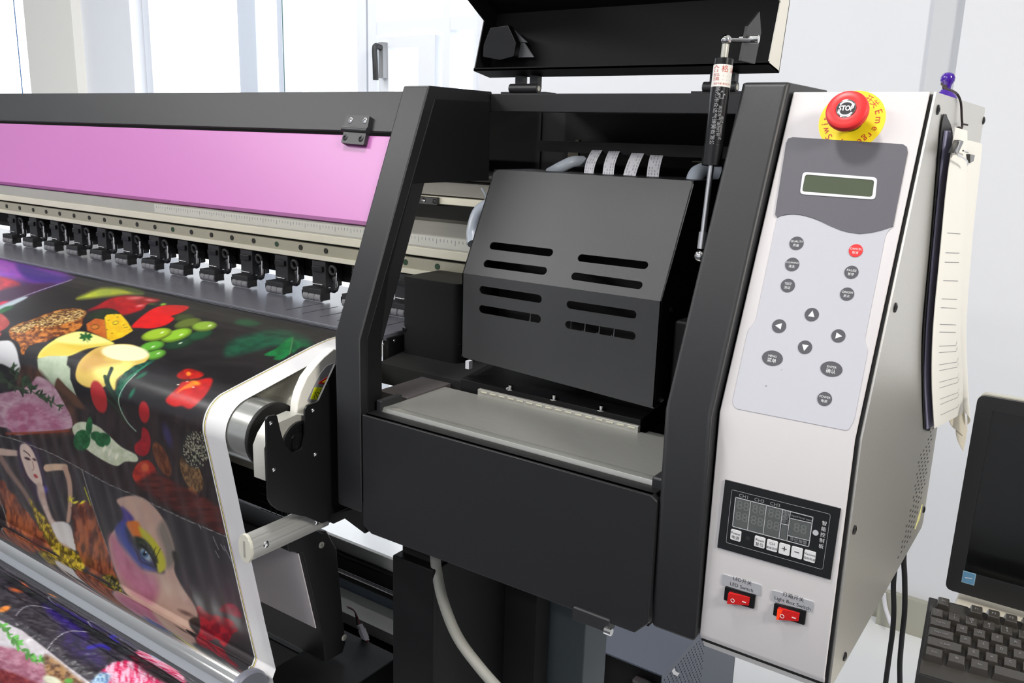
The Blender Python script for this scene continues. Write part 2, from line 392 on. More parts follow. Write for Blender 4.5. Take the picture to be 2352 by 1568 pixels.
for i in range(120):
    x = -.72 - i * .0075
    hh = .008 if i % 5 == 0 else .0045
    b.box(x - .0004, x + .0004, 1.0422, 1.0426, z_r - .004 - hh, z_r - .004, INKG)
part(b, 'steel_scale')
xb([(1.044, z_r), (1.060, z_t), (1.12, z_t), (1.12, z_r)], XL, XR, CRD, 'beam_top_face', .001)
xb([(1.10, z_t), (1.10, 1.250), (1.13, 1.250), (1.13, z_t)], -1.4, XR, BLK, 'beam_recess')
xb([(1.085, 1.240), (1.085, 1.252), (1.13, 1.252), (1.13, 1.240)], -1.4, XR, CRM, 'upper_rail', .001)
xb([(1.087, 1.254), (1.095, 1.275), (1.13, 1.275), (1.13, 1.254)], -1.4, XR, CRD, 'upper_rail_cap', .001)
b = MB(); b.cyl((-1.4, 1.09, 1.288), (XR, 1.09, 1.288), .009, PLB, 16); part(b, 'cable_chain')
b = MB(); b.box(-1.02, -.90, 1.078, 1.0855, 1.238, 1.2505, PLB); sb = part(b, 'sensor_bracket', .001)
for px_ in (937, 972, 997):
    q = P(px_, 470, 'y', 1.077); screw(Plane((0, 1.078, 0), (1, 0, 0), (0, 0, 1)), (q.x, 1.2445), .004, sb, CHR if px_ < 990 else PLB)
# rail holes: green-painted plugs, one part each
HOL = mat('dark_green_plug', (28, 62, 40), .5); HOK = mat('dark_hole', (22, 24, 20), .6)
hole_x = [-1.040, -1.117]
hx = [P(x, y, 'y', 1.043).x for x, y in [(749, 576), (691, 567), (636, 560), (583, 552), (533, 545), (486, 538), (440, 531), (397, 524.5), (356, 518), (315, 512), (277, 506.5), (240, 501), (205, 495), (170, 490), (137, 486), (106, 481), (76, 476), (45, 471), (15, 467)]]
hx = [-.935, -.868] + hx
zc = (z_hb + z_ht) / 2
for i, x in enumerate(hx):
    b = MB(); b.cyl((x, 1.0418, zc), (x, 1.0432, zc), .0048, HOL if i in (0, 1, 4, 9) else HOK, 16); part(b, 'rail_plug')

# ---- pinch rollers
def pinch(x, parent, full=True):
    r = bpy.data.objects.new('pinch_roller', None); link(r, parent, (x, 1.06, 1.09))
    b = MB(); b.box(x - .024, x + .010, 1.045, 1.085, 1.080, 1.127, PLB); b.box(x - .020, x + .006, 1.040, 1.06, 1.108, 1.118, GLB)
    b.box(x - .036, x + .011, 1.032, 1.056, 1.070, 1.079, PLB)
    b.box(x - .022, x + .004, 1.042, 1.0452, 1.084, 1.0865, CHR)
    b.build('arm', r, bevel=.0012)
    b = MB(); b.ring((x + .021, 1.052, 1.112), (0, 1, .1), .0075, .0028, PLB, 20, 8); b.build('spring_coil', r)
    b = MB(); b.cyl((x + .033, 1.05, 1.110), (x + .031, 1.05, 1.083), .0018, CHR, 8); b.cyl((x + .031, 1.05, 1.083), (x + .031, 1.05, 1.079), .0038, PLB, 10); b.build('pull_rod', r)
    b = MB(); b.tube([(x + .012, 1.058, 1.076), (x + .022, 1.056, 1.078), (x + .028, 1.054, 1.092), (x + .024, 1.054, 1.100)], .0055, PLB, 8, 3); b.build('link', r)
    for k in range(3):
        a = x - .036 + k * .0150
        b = MB(); b.lathe((a, 1.038, 1.0635), (1, 0, 0), [(0, 0), (.0062, 0), (.0076, .0012), (.0076, .0128), (.0062, .014), (0, .014)], RUB, 18); b.build('wheel', r)
    b = MB(); b.cyl((x - .039, 1.038, 1.0635), (x + .012, 1.038, 1.0635), .0028, GLB, 10); b.box(x + .009, x + .013, 1.033, 1.052, 1.059, 1.072, GLB); b.box(x - .040, x - .036, 1.034, 1.06, 1.062, 1.073, GLB); b.build('axle', r)
    return r
r0 = pinch(-.937, PR)
def copytree(o, parent, d):
    c = o.copy(); COL.objects.link(c); WL[c.name] = WL[o.name] + d; c.parent = parent
    c.location = WL[c.name] - WL[parent.name]
    for ch in list(o.children):
        k = ch.copy(); COL.objects.link(k); WL[k.name] = WL[ch.name] + d; k.parent = c; k.location = WL[k.name] - WL[c.name]
    return c
for i in range(1, 14): copytree(r0, PR, Vector((-.0985 * i, 0, 0)))
b = MB(); b.box(XL, -.87, 1.090, 1.10, 1.086, 1.128, BLK); part(b, 'roller_backing_bar')
# ---- platen and apron
xb([(.918, 1.0555), (1.18, 1.0555), (1.18, 1.045), (.930, 1.045), (.918, 1.0515)], XL, -.872, PLAT, 'platen', .0008)
b = MB()
for i in range(10): b.box(-1.12 + i * .041, -1.1188 + i * .041, .95, 1.03, 1.0554, 1.0558, INKK)
part(b, 'platen_slots')
xb([(.93, 1.045), (.865, 1.040), (.80, 1.022), (.755, .992), (.737, .95), (.737, .88), (.78, .88), (.80, .95), (.93, 1.02)], XL, -.880, CREAM, 'heated_apron', .001)
xb([(.86, 1.0390), (.80, 1.022), (.755, .992), (.737, .95), (.737, .90), (.76, .90), (.80, .98), (.86, 1.02)], -.880, -.839, CREAM, 'apron_edge', .001)
b = MB(); b.box(-.880, -.868, .93, 1.18, .99, 1.050, POWD); fa = part(b, 'platen_fascia', .001)
for q in [(880, 790), (905, 782), (918, 815)]: screw(Plane((-.868, 0, 0), (0, 1, 0), (0, 0, 1)), tuple(P(*q, 'x', -.868).yz), .002, fa, CHR)
# white end cap with its label
XE = -.826
EP = Plane((XE, 0, 0), (0, 1, 0), (0, 0, 1))
arc = [(768, 800), (743, 821), (722, 843), (704, 867), (690, 899), (683, 927), (681, 955)]
yz = [EP.px(*q) for q in arc]
full = yz + [(.79, .94), (.845, .94), (.862, 1.02)]
b = MB(); b.plate(EP, [full], -.014, 0, mat('white_end_cap', (240, 238, 230), .4)); ec = part(b, 'apron_end_cap', .002, seg=3)
b = MB(); b.pxplate(EP, [(768, 832), (750, 840), (735, 858), (722, 882), (704, 921), (722, 925), (790, 925), (790, 832)], .0001, .0006, mat('grey_label', (158, 158, 164), .5), .003); lb = b.build('warning_label', ec)
b = MB(); b.pxplate(EP, [(712, 916), (722, 889), (742, 890), (730, 918)], .0006, .001, mat('lime_sticker', (232, 240, 20), .5), .001)
b.text('小心', EP, EP.px(733, 901), .012, INKK, .0012, rot=.5)
b.pxplate(EP, [(729, 880), (755, 862), (762, 884)], .0006, .001, BTR, .002); b.pxplate(EP, [(738, 877.5), (752, 869), (756, 880)], .001, .0013, YEL, .001)
b.build('warning_sticker', ec)
# ---- media drum
DC = (.6935, .9665); DR = .0420
b = MB(); b.cyl((-2.6, *DC), (-.851, *DC), DR, STEEL, 64); part(b, 'steel_drum', .0008)
b = MB(); b.lathe((-.851, *DC), (1, 0, 0), [(0, 0), (.0430, 0), (.0430, .004), (.0420, .005), (0, .005)], mat('black_flange', (12, 12, 13), .6), 48); part(b, 'drum_flange')
BP = Plane((-.8005, 0, 0), (0, 1, 0), (0, 0, 1))
# bearing block
b = MB(); blk = [(.645, .895), (.645, .992), (.672, 1.013), (.705, 1.016), (.725, 1.008), (.735, .98), (.735, .895)]
b.xprism([(.6445, .930), (.6445, .972), (.652, .986), (.664, .999), (.698, 1.0025), (.726, .992), (.731, .975), (.731, .930)], -.828, -.8065, mat('machined_block', (196, 195, 188), .4, metal=.4)); bb_ = part(b, 'bearing_block', .0008)
b = MB(); b.lathe((-.8065, *(.699, .965)), (1, 0, 0), [(.0285, 0), (.0285, .0035), (.025, .004), (.0245, .0015), (.014, .001), (.0135, .003), (0, .003)], GLB, 40); b.build('shaft_hub', bb_)
# black side plate carrying the drum
pts = [(608, 962), (612, 955), (632, 951), (641, 990), (650, 1020), (668, 1040), (690, 1030), (697, 1000), (697, 940), (702, 930), (727, 921), (768, 832), (830, 790), (850, 860), (850, 1175), (805, 1176), (735, 1200), (700, 1185), (655, 1176), (640, 1172), (622, 1160), (612, 1145)]
b = MB(); b.plate(BP, [roundpoly([BP.px(*q) for q in pts], .003)], 0, .003, mat('black_satin_plate', (15, 15, 17), .42)); sp = part(b, 'drum_side_plate', .0006)
for q in [(618, 970), (715, 941), (625, 1077), (720, 1042)]: screw(BP, BP.px(*q), .0026, sp, CHR, .003)
# fan guard below the drum
b = MB(); b.box(-2.5, -.845, .80, .93, .86, .895, BLK); b.box(-2.5, -.93, .775, .93, .80, .86, BLK); part(b, 'lower_housing')
b = MB(); g = mat('guard_wire', (88, 92, 98), .4, metal=.6)
for i in range(9): b.cyl((-.86 - i * .012, .772, .80), (-.86 - i * .012, .772, .90), .0006, g, 6)
for i in range(8): b.cyl((-.98, .7715, .80 + i * .0125), (-.845, .7715, .80 + i * .0125), .0006, g, 6)
part(b, 'fan_guard')
b = MB(); b.box(-2.5, -.93, .785, .80, .80, .90, BLK); b.box(-.93, -.81, .80, .81, .86, .90, BLK); part(b, 'guard_backing')

# ---- aluminium handle bar
HX = -.825
b = MB(); R_ = .0185
prof = []
for i in range(48):
    t = 2 * math.pi * i / 48; rr = R_ - (.0009 if i % 6 in (0,) else 0)
    prof.append((HX + rr * .62 * math.cos(t), .842 + rr * math.sin(t)))
b.prism(prof, lambda p: (p[0], .628, p[1]), lambda p: (p[0], .757, p[1]), ALU); hb = part(b, 'handle_bar', 0, label='ribbed aluminium handle bar', smooth=False)
b = MB(); b.prism([(HX + (p[0] - HX) * 1.08, .842 + (p[1] - .842) * 1.06) for p in prof], lambda p: (p[0], .6235, p[1]), lambda p: (p[0], .628, p[1]), CREAM); b.build('end_cap', hb, bevel=.0006)
b = MB(); b.box(HX - .0013, HX + .0013, .6228, .624, .831, .853, CRD); b.build('slot', hb)
HS = Plane((HX + R_ * .62, 0, .842), (0, 1, 0), (0, 0, 1))
for yy in (.648, .733): screw(HS, (yy, 0), .0048, hb, CHR, -.001)

# ---- lower front panel of the head bay
b = MB(); L = [FFR.px(831, 951), FFR.px(1512, 1141), (-.329, 1.004), (-.329, .868), (-.335, .857), (-.50, .851), (-.72, .851), (-.7335, .857)]
b.plate(FFR, [[(-.7345, 1.0075), (-.336, 1.0075), (-.3305, 1.003), (-.3305, .868), (-.345, .852), (-.72, .850), (-.7345, .858)]], -.010, 0, POW); part(b, 'bay_front_panel', .002)
xb([(YF + .002, 1.0075), (.772, 1.0075), (.772, .998), (YF + .002, .998)], -.734, -.336, POWD, 'panel_top_flange', .001)
xb([(.750, .858), (.750, .99), (1.19, .99), (1.19, .858)], -.776, -.335, BLK, 'bay_body')
b = MB(); b.pxplate(Plane((0, YF + .001, 0), (1, 0, 0), (0, 0, 1)), [(735, 1190), (805, 1170), (838, 1150), (838, 1226), (790, 1190), (765, 1203)], -.04, 0, POWD); part(b, 'post_foot', .001)
b = MB(); q = P(1325, 1395, 'y', .745); q2 = P(1410, 1420, 'y', .745); b.box(q.x, q2.x, .735, .75, .842, .858, PLB); lt = part(b, 'catch', .002)
b = MB(); b.cyl((q2.x - .004, .734, .846), (q2.x + .004, .734, .846), .004, CHR, 10); b.build('catch_pin', lt)
# drip tray in the bay
b = MB(); zt = 1.0125
b.plate(Plane((0, 0, zt), (1, 0, 0), (0, 1, 0)), [[(-.722, .767), (-.3375, .767), (-.3325, .90), (-.42, .90), (-.42, .892), (-.665, .886), (-.7225, .886)]], -.004, 0, TRAY)
part(b, 'steel_tray')
xb([(.7625, 1.001), (.7620, 1.0085), (.7640, 1.0125), (.7675, 1.0132), (.776, 1.0127), (.776, 1.001)], -.722, -.3475, mat('polished_lip_steel', (176, 177, 172), .24, metal=.65, noise=.05, nscale=20), 'tray_lip', 0)
b = MB(); b.box(-.731, -.722, .760, .80, .995, 1.022, PLB); part(b, 'left_tray_end', .002)
b = MB(); b.box(-.3475, -.3305, .758, .80, .992, 1.019, PLB); part(b, 'right_tray_end', .003)
xb([(.810, .99), (.810, 1.0145), (.90, 1.0145), (.90, .99)], -.775, -.7225, mat('dusty_steel', (95, 90, 92), .5, metal=.4), 'side_shelf', .001)
# capping strip with hinge-like light line
xb([(.886, 1.008), (.886, 1.0205), (.892, 1.0205), (.892, 1.008)], -.666, -.4275, CRD, 'capping_strip', .0008)
b = MB()
for i in range(16): b.box(-.660 + i * .0146, -.660 + i * .0146 + .0095, .8853, .8862, 1.0170, 1.0184, mat('pale_insert', (215, 212, 190), .5))
part(b, 'capping_teeth')
xb([(.892, 1.008), (.892, 1.027), (.96, 1.035), (.96, 1.008)], -.70, -.4275, POWD, 'capping_base', .001)
for q in [(1172, 899), (1273, 921), (1381, 945)]:
    p = P(*q, 'y', .896); b = MB(); b.lathe((p.x, p.y, 1.0265), (0, 0, 1), [(.006, 0), (.006, .0012), (.0028, .0013), (.0028, .006), (0, .006)], CHR, 12); part(b, 'spring_screw')
# dark back wall and ceiling of the bay
b = MB(); b.box(-.776, -.292, 1.19, 1.2, .86, ZT - .004, BLK); part(b, 'bay_back_wall')
b = MB(); b.box(XL, -.776, 1.185, 1.2, 1.16, ZT - .006, BLK); part(b, 'rear_cover')
b = MB(); b.box(-.7345, -.322, .992, 1.012, 1.382, 1.4055, POW); part(b, 'bay_top_beam', .001)
b = MB(); b.box(-.7345, -.322, 1.012, 1.2, 1.398, 1.404, POWD); part(b, 'bay_top_plate')
b = MB(); b.box(-.70, -.33, 1.06, 1.18, 1.330, 1.345, BLK); part(b, 'bay_baffle')

# ---- print head carriage with vented cover
CF = Plane((0, .880, 1.1745), (1, 0, 0), (0, 0, 1))
_u = Vector((0, .065, .1315)).normalized()
CU = Plane((0, .880, 1.1745), (1, 0, 0), tuple(_u))
CAR = bpy.data.objects.new('print_carriage', None); link(CAR, PR, (-.55, .95, 1.05))
def slots(pl, L): return [slot2(pl.px(*a), pl.px(*c), pl.scale(*a) * r) for a, c, r in L]
xl, xr = -.690, -.4065
b = MB()
up = [(xl, 0), (xr, 0), (xr + .001, .1425), (xr - .004, .1467), (xl + .006, .1467), (xl, .142)]
b.plate(CU, [up] + slots(CU, [((1132, 564), (1262, 580), 7.5), ((1118, 605), (1248, 622), 7.5), ((1335, 592), (1480, 609), 8), ((1320, 634), (1467, 655), 8)]), -.0016, 0, COV)
lo = [(xl, 0), (xr, 0), (xr, CF.px(1500, 938)[1]), (xl + .004, CF.px(1063, 820)[1]), (xl, CF.px(1063, 820)[1] + .004)]
b.plate(CF, [lo] + slots(CF, [((1108, 666), (1236, 686), 7.5), ((1107, 710), (1234, 732), 7.5), ((1309, 700), (1453, 722), 8), ((1306, 746), (1451, 771), 8)]), -.0016, 0, COV)
cc = b.build('carriage_cover', CAR)
ytop = CU.at(0, .1467, 0)
b = MB()
side = [(.880, 1.05), (.880, 1.1745), (ytop.y, ytop.z), (1.03, ytop.z), (1.03, 1.05)]
b.xprism(side, xr - .0016, xr, POWD); b.xprism([(p[0], p[1] + (.012 if p[1] < 1.06 else 0)) for p in side], xl, xl + .0016, POWD)
b.box(xl, xr, ytop.y, 1.03, ytop.z - .0016, ytop.z, POW); b.build('cover_sides', CAR)
b = MB(); b.box(xl + .02, xr - .02, .935, 1.025, 1.065, 1.24, BLK); b.build('head_block', CAR)
CS = Plane((xr, 0, 0), (0, 1, 0), (0, 0, 1))
for q in [(1541, 710), (1520, 918)]: screw(CS, CS.px(*q), .0035, CAR, PLB if q[1] < 800 else CHR)
b = MB()
for i in range(7):
    x = -.60 + i * .02; b.tube([(x, .905, 1.12), (x + .006, .897, 1.10), (x + .01, .893, 1.135)], .0007, INKG, 6, 3)
b.build('wire_bundle', CAR)
b = MB(); q = P(1076, 838, 'y', .90); b.box(q.x - .003, q.x + .003, .897, .905, q.z - .005, q.z + .006, FFC); b.build('white_plug', CAR)
# milky ink tube bundle left of the cover
b = MB(); b.tube([P(1125, 470, 'y', .955), P(1100, 490, 'y', .95), P(1088, 530, 'y', .945), P(1090, 560, 'y', .935)], .010, TUBE, 12); b.tube([P(1106, 432, 'y', .95), P(1116, 450, 'y', .95), P(1122, 470, 'y', .955)], .0014, TUBE, 8); b.build('ink_tube', CAR)
# ribbon cables rising from the carriage
def ribbon(t0, t1, b0, b1, mid):
    b = MB(); vs = []; n = 10
    for i in range(n + 1):
        t = i / n; yy = 1.075 - .085 * math.sin(t * math.pi * .5)
        bow = mid * math.sin(math.pi * t)
        for a, c in ((t0, b0), (t1, b1)):
            vs.append(P(a[0] * (1 - t) + c[0] * t + bow, a[1] * (1 - t) + c[1] * t, 'y', yy))
    fs = [(2 * i, 2 * i + 1, 2 * i + 3, 2 * i + 2) for i in range(n)]
    b.add(vs, fs, FFC)
    pl = lambda i, f: vs[2 * i].lerp(vs[2 * i + 1], f)
    rnd = random.Random(int(t0[0]))
    for i in range(1, n):
        for f in (.15, .38, .62, .85):
            if rnd.random() < .62:
                a = pl(i, f) + Vector((0, -.0006, 0)); c = pl(i, f).lerp(pl(i + 1, f), .62) + Vector((0, -.0006, 0)); d = (pl(i, f + .045) - pl(i, f))
                b.add([a, a + d, c + d, c], [(0, 1, 2, 3)], INKG)
    return b.build('ribbon_cable', CAR, smooth=False)
ribbon((1364, 337), (1389, 337), (1341, 404), (1362, 406), -6)
ribbon((1402, 339), (1428, 339), (1384, 408), (1409, 410), -5)
ribbon((1455, 343), (1484, 344), (1429, 413), (1457, 415), -3)
ribbon((1496, 348), (1526, 349), (1485, 417), (1512, 419), -3)
b = MB(); b.tube([P(1262, 398, 'y', 1.0), P(1288, 384, 'y', 1.0), P(1315, 372, 'y', 1.01), P(1338, 371, 'y', 1.03)], .0075, TUBE, 12); b.build('grey_hose', CAR)
b = MB(); b.tube([P(1592, 425, 'y', .99), P(1600, 400, 'y', 1.0), P(1622, 392, 'y', 1.02), P(1650, 400, 'y', 1.03)], .010, TUBE, 12); b.build('grey_hose', CAR)
b = MB()
for q0, q1 in [((1306, 346), (1350, 350)), ((1305, 336), (1327, 372)), ((1590, 369), (1626, 374)), ((1612, 338), (1624, 346)), ((1613, 356), (1624, 372)), ((1322, 321), (1330, 331))]:
    a = P(*q0, 'y', 1.10); c = P(*q1, 'y', 1.10); b.box(min(a.x, c.x), max(a.x, c.x), 1.10, 1.106, min(a.z, c.z), max(a.z, c.z), mat('brass_grey_bracket', (120, 118, 100), .5, metal=.3))
b.build('cable_bracket', CAR)
# box left of the carriage
b = MB(); b.prism(roundpoly([(-.857, .950), (-.757, .950), (-.747, .962), (-.735, 1.036), (-.857, 1.036)], .006), lambda p: (p[0], p[1], 1.022), lambda p: (p[0], p[1], 1.143), POWD)
# narrower copy that clears the post
lbx = part(b, 'left_station_box', .002)
screw(Plane((0, .95, 0), (1, 0, 0), (0, 0, 1)), tuple(P(929, 755, 'y', .95).xz), .004, lbx, GLB)
b = MB(); q = P(1548, 735, 'y', .90); b.box(q.x, -.335, .90, 1.00, 1.040, q.z, POWD); part(b, 'right_station_box', .004)
xb([(.90, .99), (.90, 1.02), (1.10, 1.045), (1.10, .99)], -.86, -.70, BLK, 'station_floor')

# ---- gas strut
GS = bpy.data.objects.new('gas_strut', None); A = P(1668, 92, 'x', -.345); Bq = P(1609, 588, 'x', -.345); link(GS, PR, Bq)
dr = (Bq - A).normalized(); LN = (Bq - A).length
pt = lambda f: A + dr * (LN * f)
b = MB(); b.sphere(A, .0052, CHR); b.cyl(A + dr * .004, pt(.085), .0036, CRD, 14); b.build('upper_ball_joint', GS)
b = MB(); b.cyl(pt(.085), pt(.57), .0093, GLB, 32, r2=.0093); b.cyl(pt(.08), pt(.085), .006, GLB, 24, r2=.0093); b.cyl(pt(.475), pt(.573), .0098, GLB, 32); b.build('strut_cylinder', GS, bevel=.0004)
b = MB(); b.cyl(pt(.57), pt(.90), .0030, CHR, 16); b.build('piston_rod', GS)
b = MB(); b.cyl(pt(.885), pt(.965), .0045, CHR, 14); b.sphere(Bq, .0062, CHR); b.cyl(Bq, Bq + Vector((.02, 0, 0)), .003, CHR, 10); b.build('lower_ball_joint', GS)
# decals wrap the cylinder
vw = (Vector(CAM) - pt(.3)); nn = (vw - dr * vw.dot(dr)).normalized(); uu = nn.cross(dr).normalized()
def wrap(txt, f, ang, size, m, b, rot):
    vs, fs = glyphs(txt); cr, sr = math.cos(rot), math.sin(rot); out = []
    for x, y in vs:
        X = (x * cr - y * sr) * size; Y = (x * sr + y * cr) * size; th = ang + X / .0094
        out.append(pt(f) - dr * Y + (nn * math.cos(th) + uu * math.sin(th)) * .00945)
    b.add(out, fs, m)
b = MB(); b.cyl(pt(.115), pt(.215), .00938, mat('white_sticker', (228, 226, 222), .5), 40); lab = b.build('inspection_sticker', GS)
b = MB(); wrap('合 格 证', .137, .25, .0072, INKR, b, 0); wrap('型号', .165, -.65, .0036, INKR, b, 0); wrap('日期', .182, -.65, .0036, INKR, b, 0)
wrap('高压气体 请勿打开', .203, .1, .0022, INKR, b, 0); wrap('—————', .166, .35, .004, INKK, b, 0); wrap('—————', .184, .35, .004, INKK, b, 0); b.build('sticker_print', GS)
b = MB(); wrap('扬州市众达气弹簧有限公司', .36, -.30, .0052, INKG, b, -math.pi / 2); wrap('⇧', .255, .22, .010, INKG, b, 0)
wrap('高压充气 请勿打开', .37, .20, .0036, INKG, b, -math.pi / 2); wrap('通过16949认证', .40, .55, .0036, INKG, b, -math.pi / 2); b.build('cylinder_print', GS)

# ---- raised lid
LID = bpy.data.objects.new('bay_lid', None); link(LID, PR, (-.55, 1.03, 1.43))
lx0, lx1 = -.766, -.349
ba = Vector((1.030, 1.430)); aa = Vector((.17, .985)).normalized(); LA = .088
cr_ = ba + aa * LA; bd = Vector((-.86, .51)).normalized(); LBn = .27; nb = ba + Vector((-.985, .17)) * .036
e1 = cr_ + bd * LBn
b = MB()
t_ = .002
out = [ba, cr_, e1]; nrm = Vector((.985, -.17)) * t_; nrb = Vector((.51, .86)) * t_
b.xprism([tuple(ba), tuple(cr_), tuple(e1), tuple(e1 + nrb), tuple(cr_ + nrb), tuple(cr_ + nrm), tuple(ba + nrm)], lx0, lx1, mat('lid_inner_coat', (14, 15, 16), .6, spec=.2)); b.build('lid_shell', LID)
b = MB(); b.xprism([tuple(ba), tuple(nb), tuple(nb + Vector((0, .0025))), tuple(ba + Vector((0, .0025)))], lx0, lx1, POW); b.xprism([tuple(nb), tuple(nb + Vector((0, .004))), tuple(nb + Vector((.0015, .004))), tuple(nb + Vector((.0015, 0)))], lx0, lx1, POWD); b.build('lid_lip', LID)
# side flanges
cut = cr_ + Vector((-.03, -.012)); fl = [tuple(ba), tuple(nb), tuple(cut), tuple(e1 + Vector((-.0, -.03))), tuple(e1), tuple(cr_)]
b = MB(); b.xprism(fl, lx1 - .0015, lx1, mat('lit_edge_cream', (224, 222, 214), .5)); b.build('right_lid_flange', LID)  # lit look of the right flange is put into this cream colour
b = MB(); b.xprism(fl, lx0, lx0 + .0015, POW); b.build('left_lid_flange', LID)
# strut bracket on the left flange and bolt on the right one
LBp = Plane((0, 1.005, 0), (1, 0, 0), (0, 0, 1))
b = MB(); b.pxplate(LBp, [(1110, 102), (1126, 64), (1167, 58), (1185, 98), (1180, 130), (1150, 138), (1108, 130)], -.012, 0, GLB); b.build('lid_bracket', LID, bevel=.001)
LB2 = Plane((0, 1.025, 0), (1, 0, 0), (0, 0, 1))
b = MB(); b.pxplate(LB2, [(1168, 62), (1175, 64), (1210, 97), (1178, 97)], -.003, 0, INKG); b.pxplate(LB2, [(1178, 99), (1204, 99), (1225, 131), (1172, 132)], -.003, 0, INKG); b.build('light_patch', LID)  # pale plates imitate patches of window light inside the lid
b = MB(); a = A + Vector((.004, 0, 0)); 
b.cyl(A, A + Vector((.020, .012, 0)), .0022, CHR, 10); b.build('ball_stud', LID)
b = MB(); c0 = P(1722, 90, 'y', .90); c1 = P(1743, 90, 'y', .90)
for i in range(8):
    q = c0.lerp(c1, i / 8.); q2 = c0.lerp(c1, (i + .55) / 8.); b.cyl(q, q2, .0041, CHR, 14); b.cyl(q2, c0.lerp(c1, (i + 1) / 8.), .0034, CHR, 14)
b.cyl(P(1700, 90, 'y', .90), c0, .0034, CHR, 14); b.build('threaded_bolt', LID)
b = MB(); pb = Plane((P(1716, 90, 'y', .9).x, 0, 0), (0, 1, 0), (0, 0, 1)); b.plate(pb, [[(.885, c0.z - .022), (.925, c0.z - .022), (.935, c0.z + .01), (.925, c0.z + .03), (.895, c0.z + .012)]], -.0015, .0015, POW); b.build('bolt_tab', LID)
# lid hinges on the top beam
for (xa, xc) in ((1174, 1238), (1618, 1694)):
    a = P(xa, 185, 'y', 1.015); c = P(xc, 188, 'y', 1.015)
    z0 = 1.4055
    b = MB(); b.cyl((a.x, 1.015, z0 + .008), (c.x, 1.015, z0 + .008), .0065, PLB, 20); b.cyl((c.x, 1.015, z0 + .008), (c.x + .0005, 1.015, z0 + .008), .0035, CREAM, 14)
    b.box(a.x - .015, c.x + .012, 1.012, 1.04, z0 - .0005, z0 + .0035, PLB); b.box(a.x + .006, a.x + .018, 1.016, 1.028, z0 + .008, 1.4305, PLB); b.box(c.x - .016, c.x - .004, 1.016, 1.028, z0 + .008, 1.4305, PLB)
    b.build('lid_hinge', LID, bevel=.0008)

# ---- control tower
TW = bpy.data.objects.new('control_tower', None); link(TW, PR, (-.215, .95, .86))
x0, x1 = -.2795, -.1570; tz = 1.3995; ts = (tz - 1.1037) / .9235; tp = (.750 + .3836 * ts, tz)
b = MB(); b.xprism([(.766, .849), (.7508, .869), (.750, .872), (.750, 1.1037), tp, (tp[0] + .004, tz), (.753, 1.1037), (.753, .873), (.768, .852)], x0, x1, WHT)
fp = b.build('white_fascia', TW, bevel=.0012)
b = MB(); b.xprism([(.754, .862), (.754, 1.1030), (tp[0] + .005, tz - .002), (1.2, tz - .002), (1.2, .862)], x0 + .001, -.1545, mat('black_gap_sheet', (14, 14, 15), .6)); b.build('inner_shell', TW)
b = MB(); b.xprism([(.757, .857), (.757, 1.1045), (tp[0] + .006, tz), (1.2, tz), (1.204, tz - .004), (1.204, .864), (1.198, .857)], -.1545, -.1525, SIDE)
b.box(x0, -.1545, tp[0] + .006, 1.2, tz - .002, tz, SIDE); sd = b.build('steel_side_sheet', TW)
SD = Plane((-.1525, 0, 0), (0, 1, 0), (0, 0, 1))
for q in [(2153, 252), (2055, 706), (1961, 1216), (1939, 1507), (2258, 277), (2121, 1170)]: screw(SD, SD.px(*q), .0046, TW, GLB)
b = MB()
for j in range(20):
    for i in range(5):
        yy = 1.165 - i * .017 - (.0085 if j % 2 else 0) - max(0, j - 12) * .007; zz = 1.02 - j * .0075
        if (i < 2 or 4 <= j) and yy > 1.02: b.box(-.1528, -.1521, yy - .0030, yy + .0030, zz - .0006, zz + .0006, INKK)
b.build('vent_perforation', TW)
b = MB(); b.plate(SD, [[SD.px(2112, 1190), SD.px(2118, 1158), SD.px(2101, 1215)]], 0, .0006, mat('pale_yellow_tag', (225, 220, 150), .6)); b.build('yellow_tag', TW)

# membrane keypad
memb = [(1786, 500), (1794, 496), (1824, 492.5), (1853, 497), (1884, 508), (1931, 529), (1974, 537), (2023, 530), (2051, 520.5), (2035, 536), (1986, 781), (1994, 803), (1962, 965), (1948, 989), (1690, 938), (1683, 924), (1719, 758), (1737, 736)]
dark = [(1806, 330), (1811, 319), (1822, 316), (2074, 332), (2083, 338), (2085, 350), (2051, 520.5), (2023, 530), (2000, 535), (1974.6, 537.5), (1950, 534), (1931, 529), (1905, 518), (1884.6, 508), (1867, 501), (1853, 497), (1838, 493.5), (1824, 492.5), (1808, 493), (1794.6, 496), (1786, 500), (1781, 494), (1783, 478)]
b = MB(); b.pxplate(SPAN, memb, 0, .0006, MEMB, .003); kp = b.build('keypad_membrane', TW)
b = MB(); b.pxplate(SPAN, dark, 0, .0012, MEMD); b.build('dark_display_field', TW)
b = MB(); lo = roundpoly([SPAN.px(*q) for q in [(1845, 396), (2016, 409), (2011, 460), (1838, 447)]], .004)
li = roundpoly([SPAN.px(*q) for q in [(1850.5, 402), (2009, 415), (2004, 454), (1843, 441)]], .0028)
b.plate(SPAN, [lo, li], .0010, .0018, SLV); b.plate(SPAN, [li], .0010, .0014, LCD); b.build('lcd_window', TW)
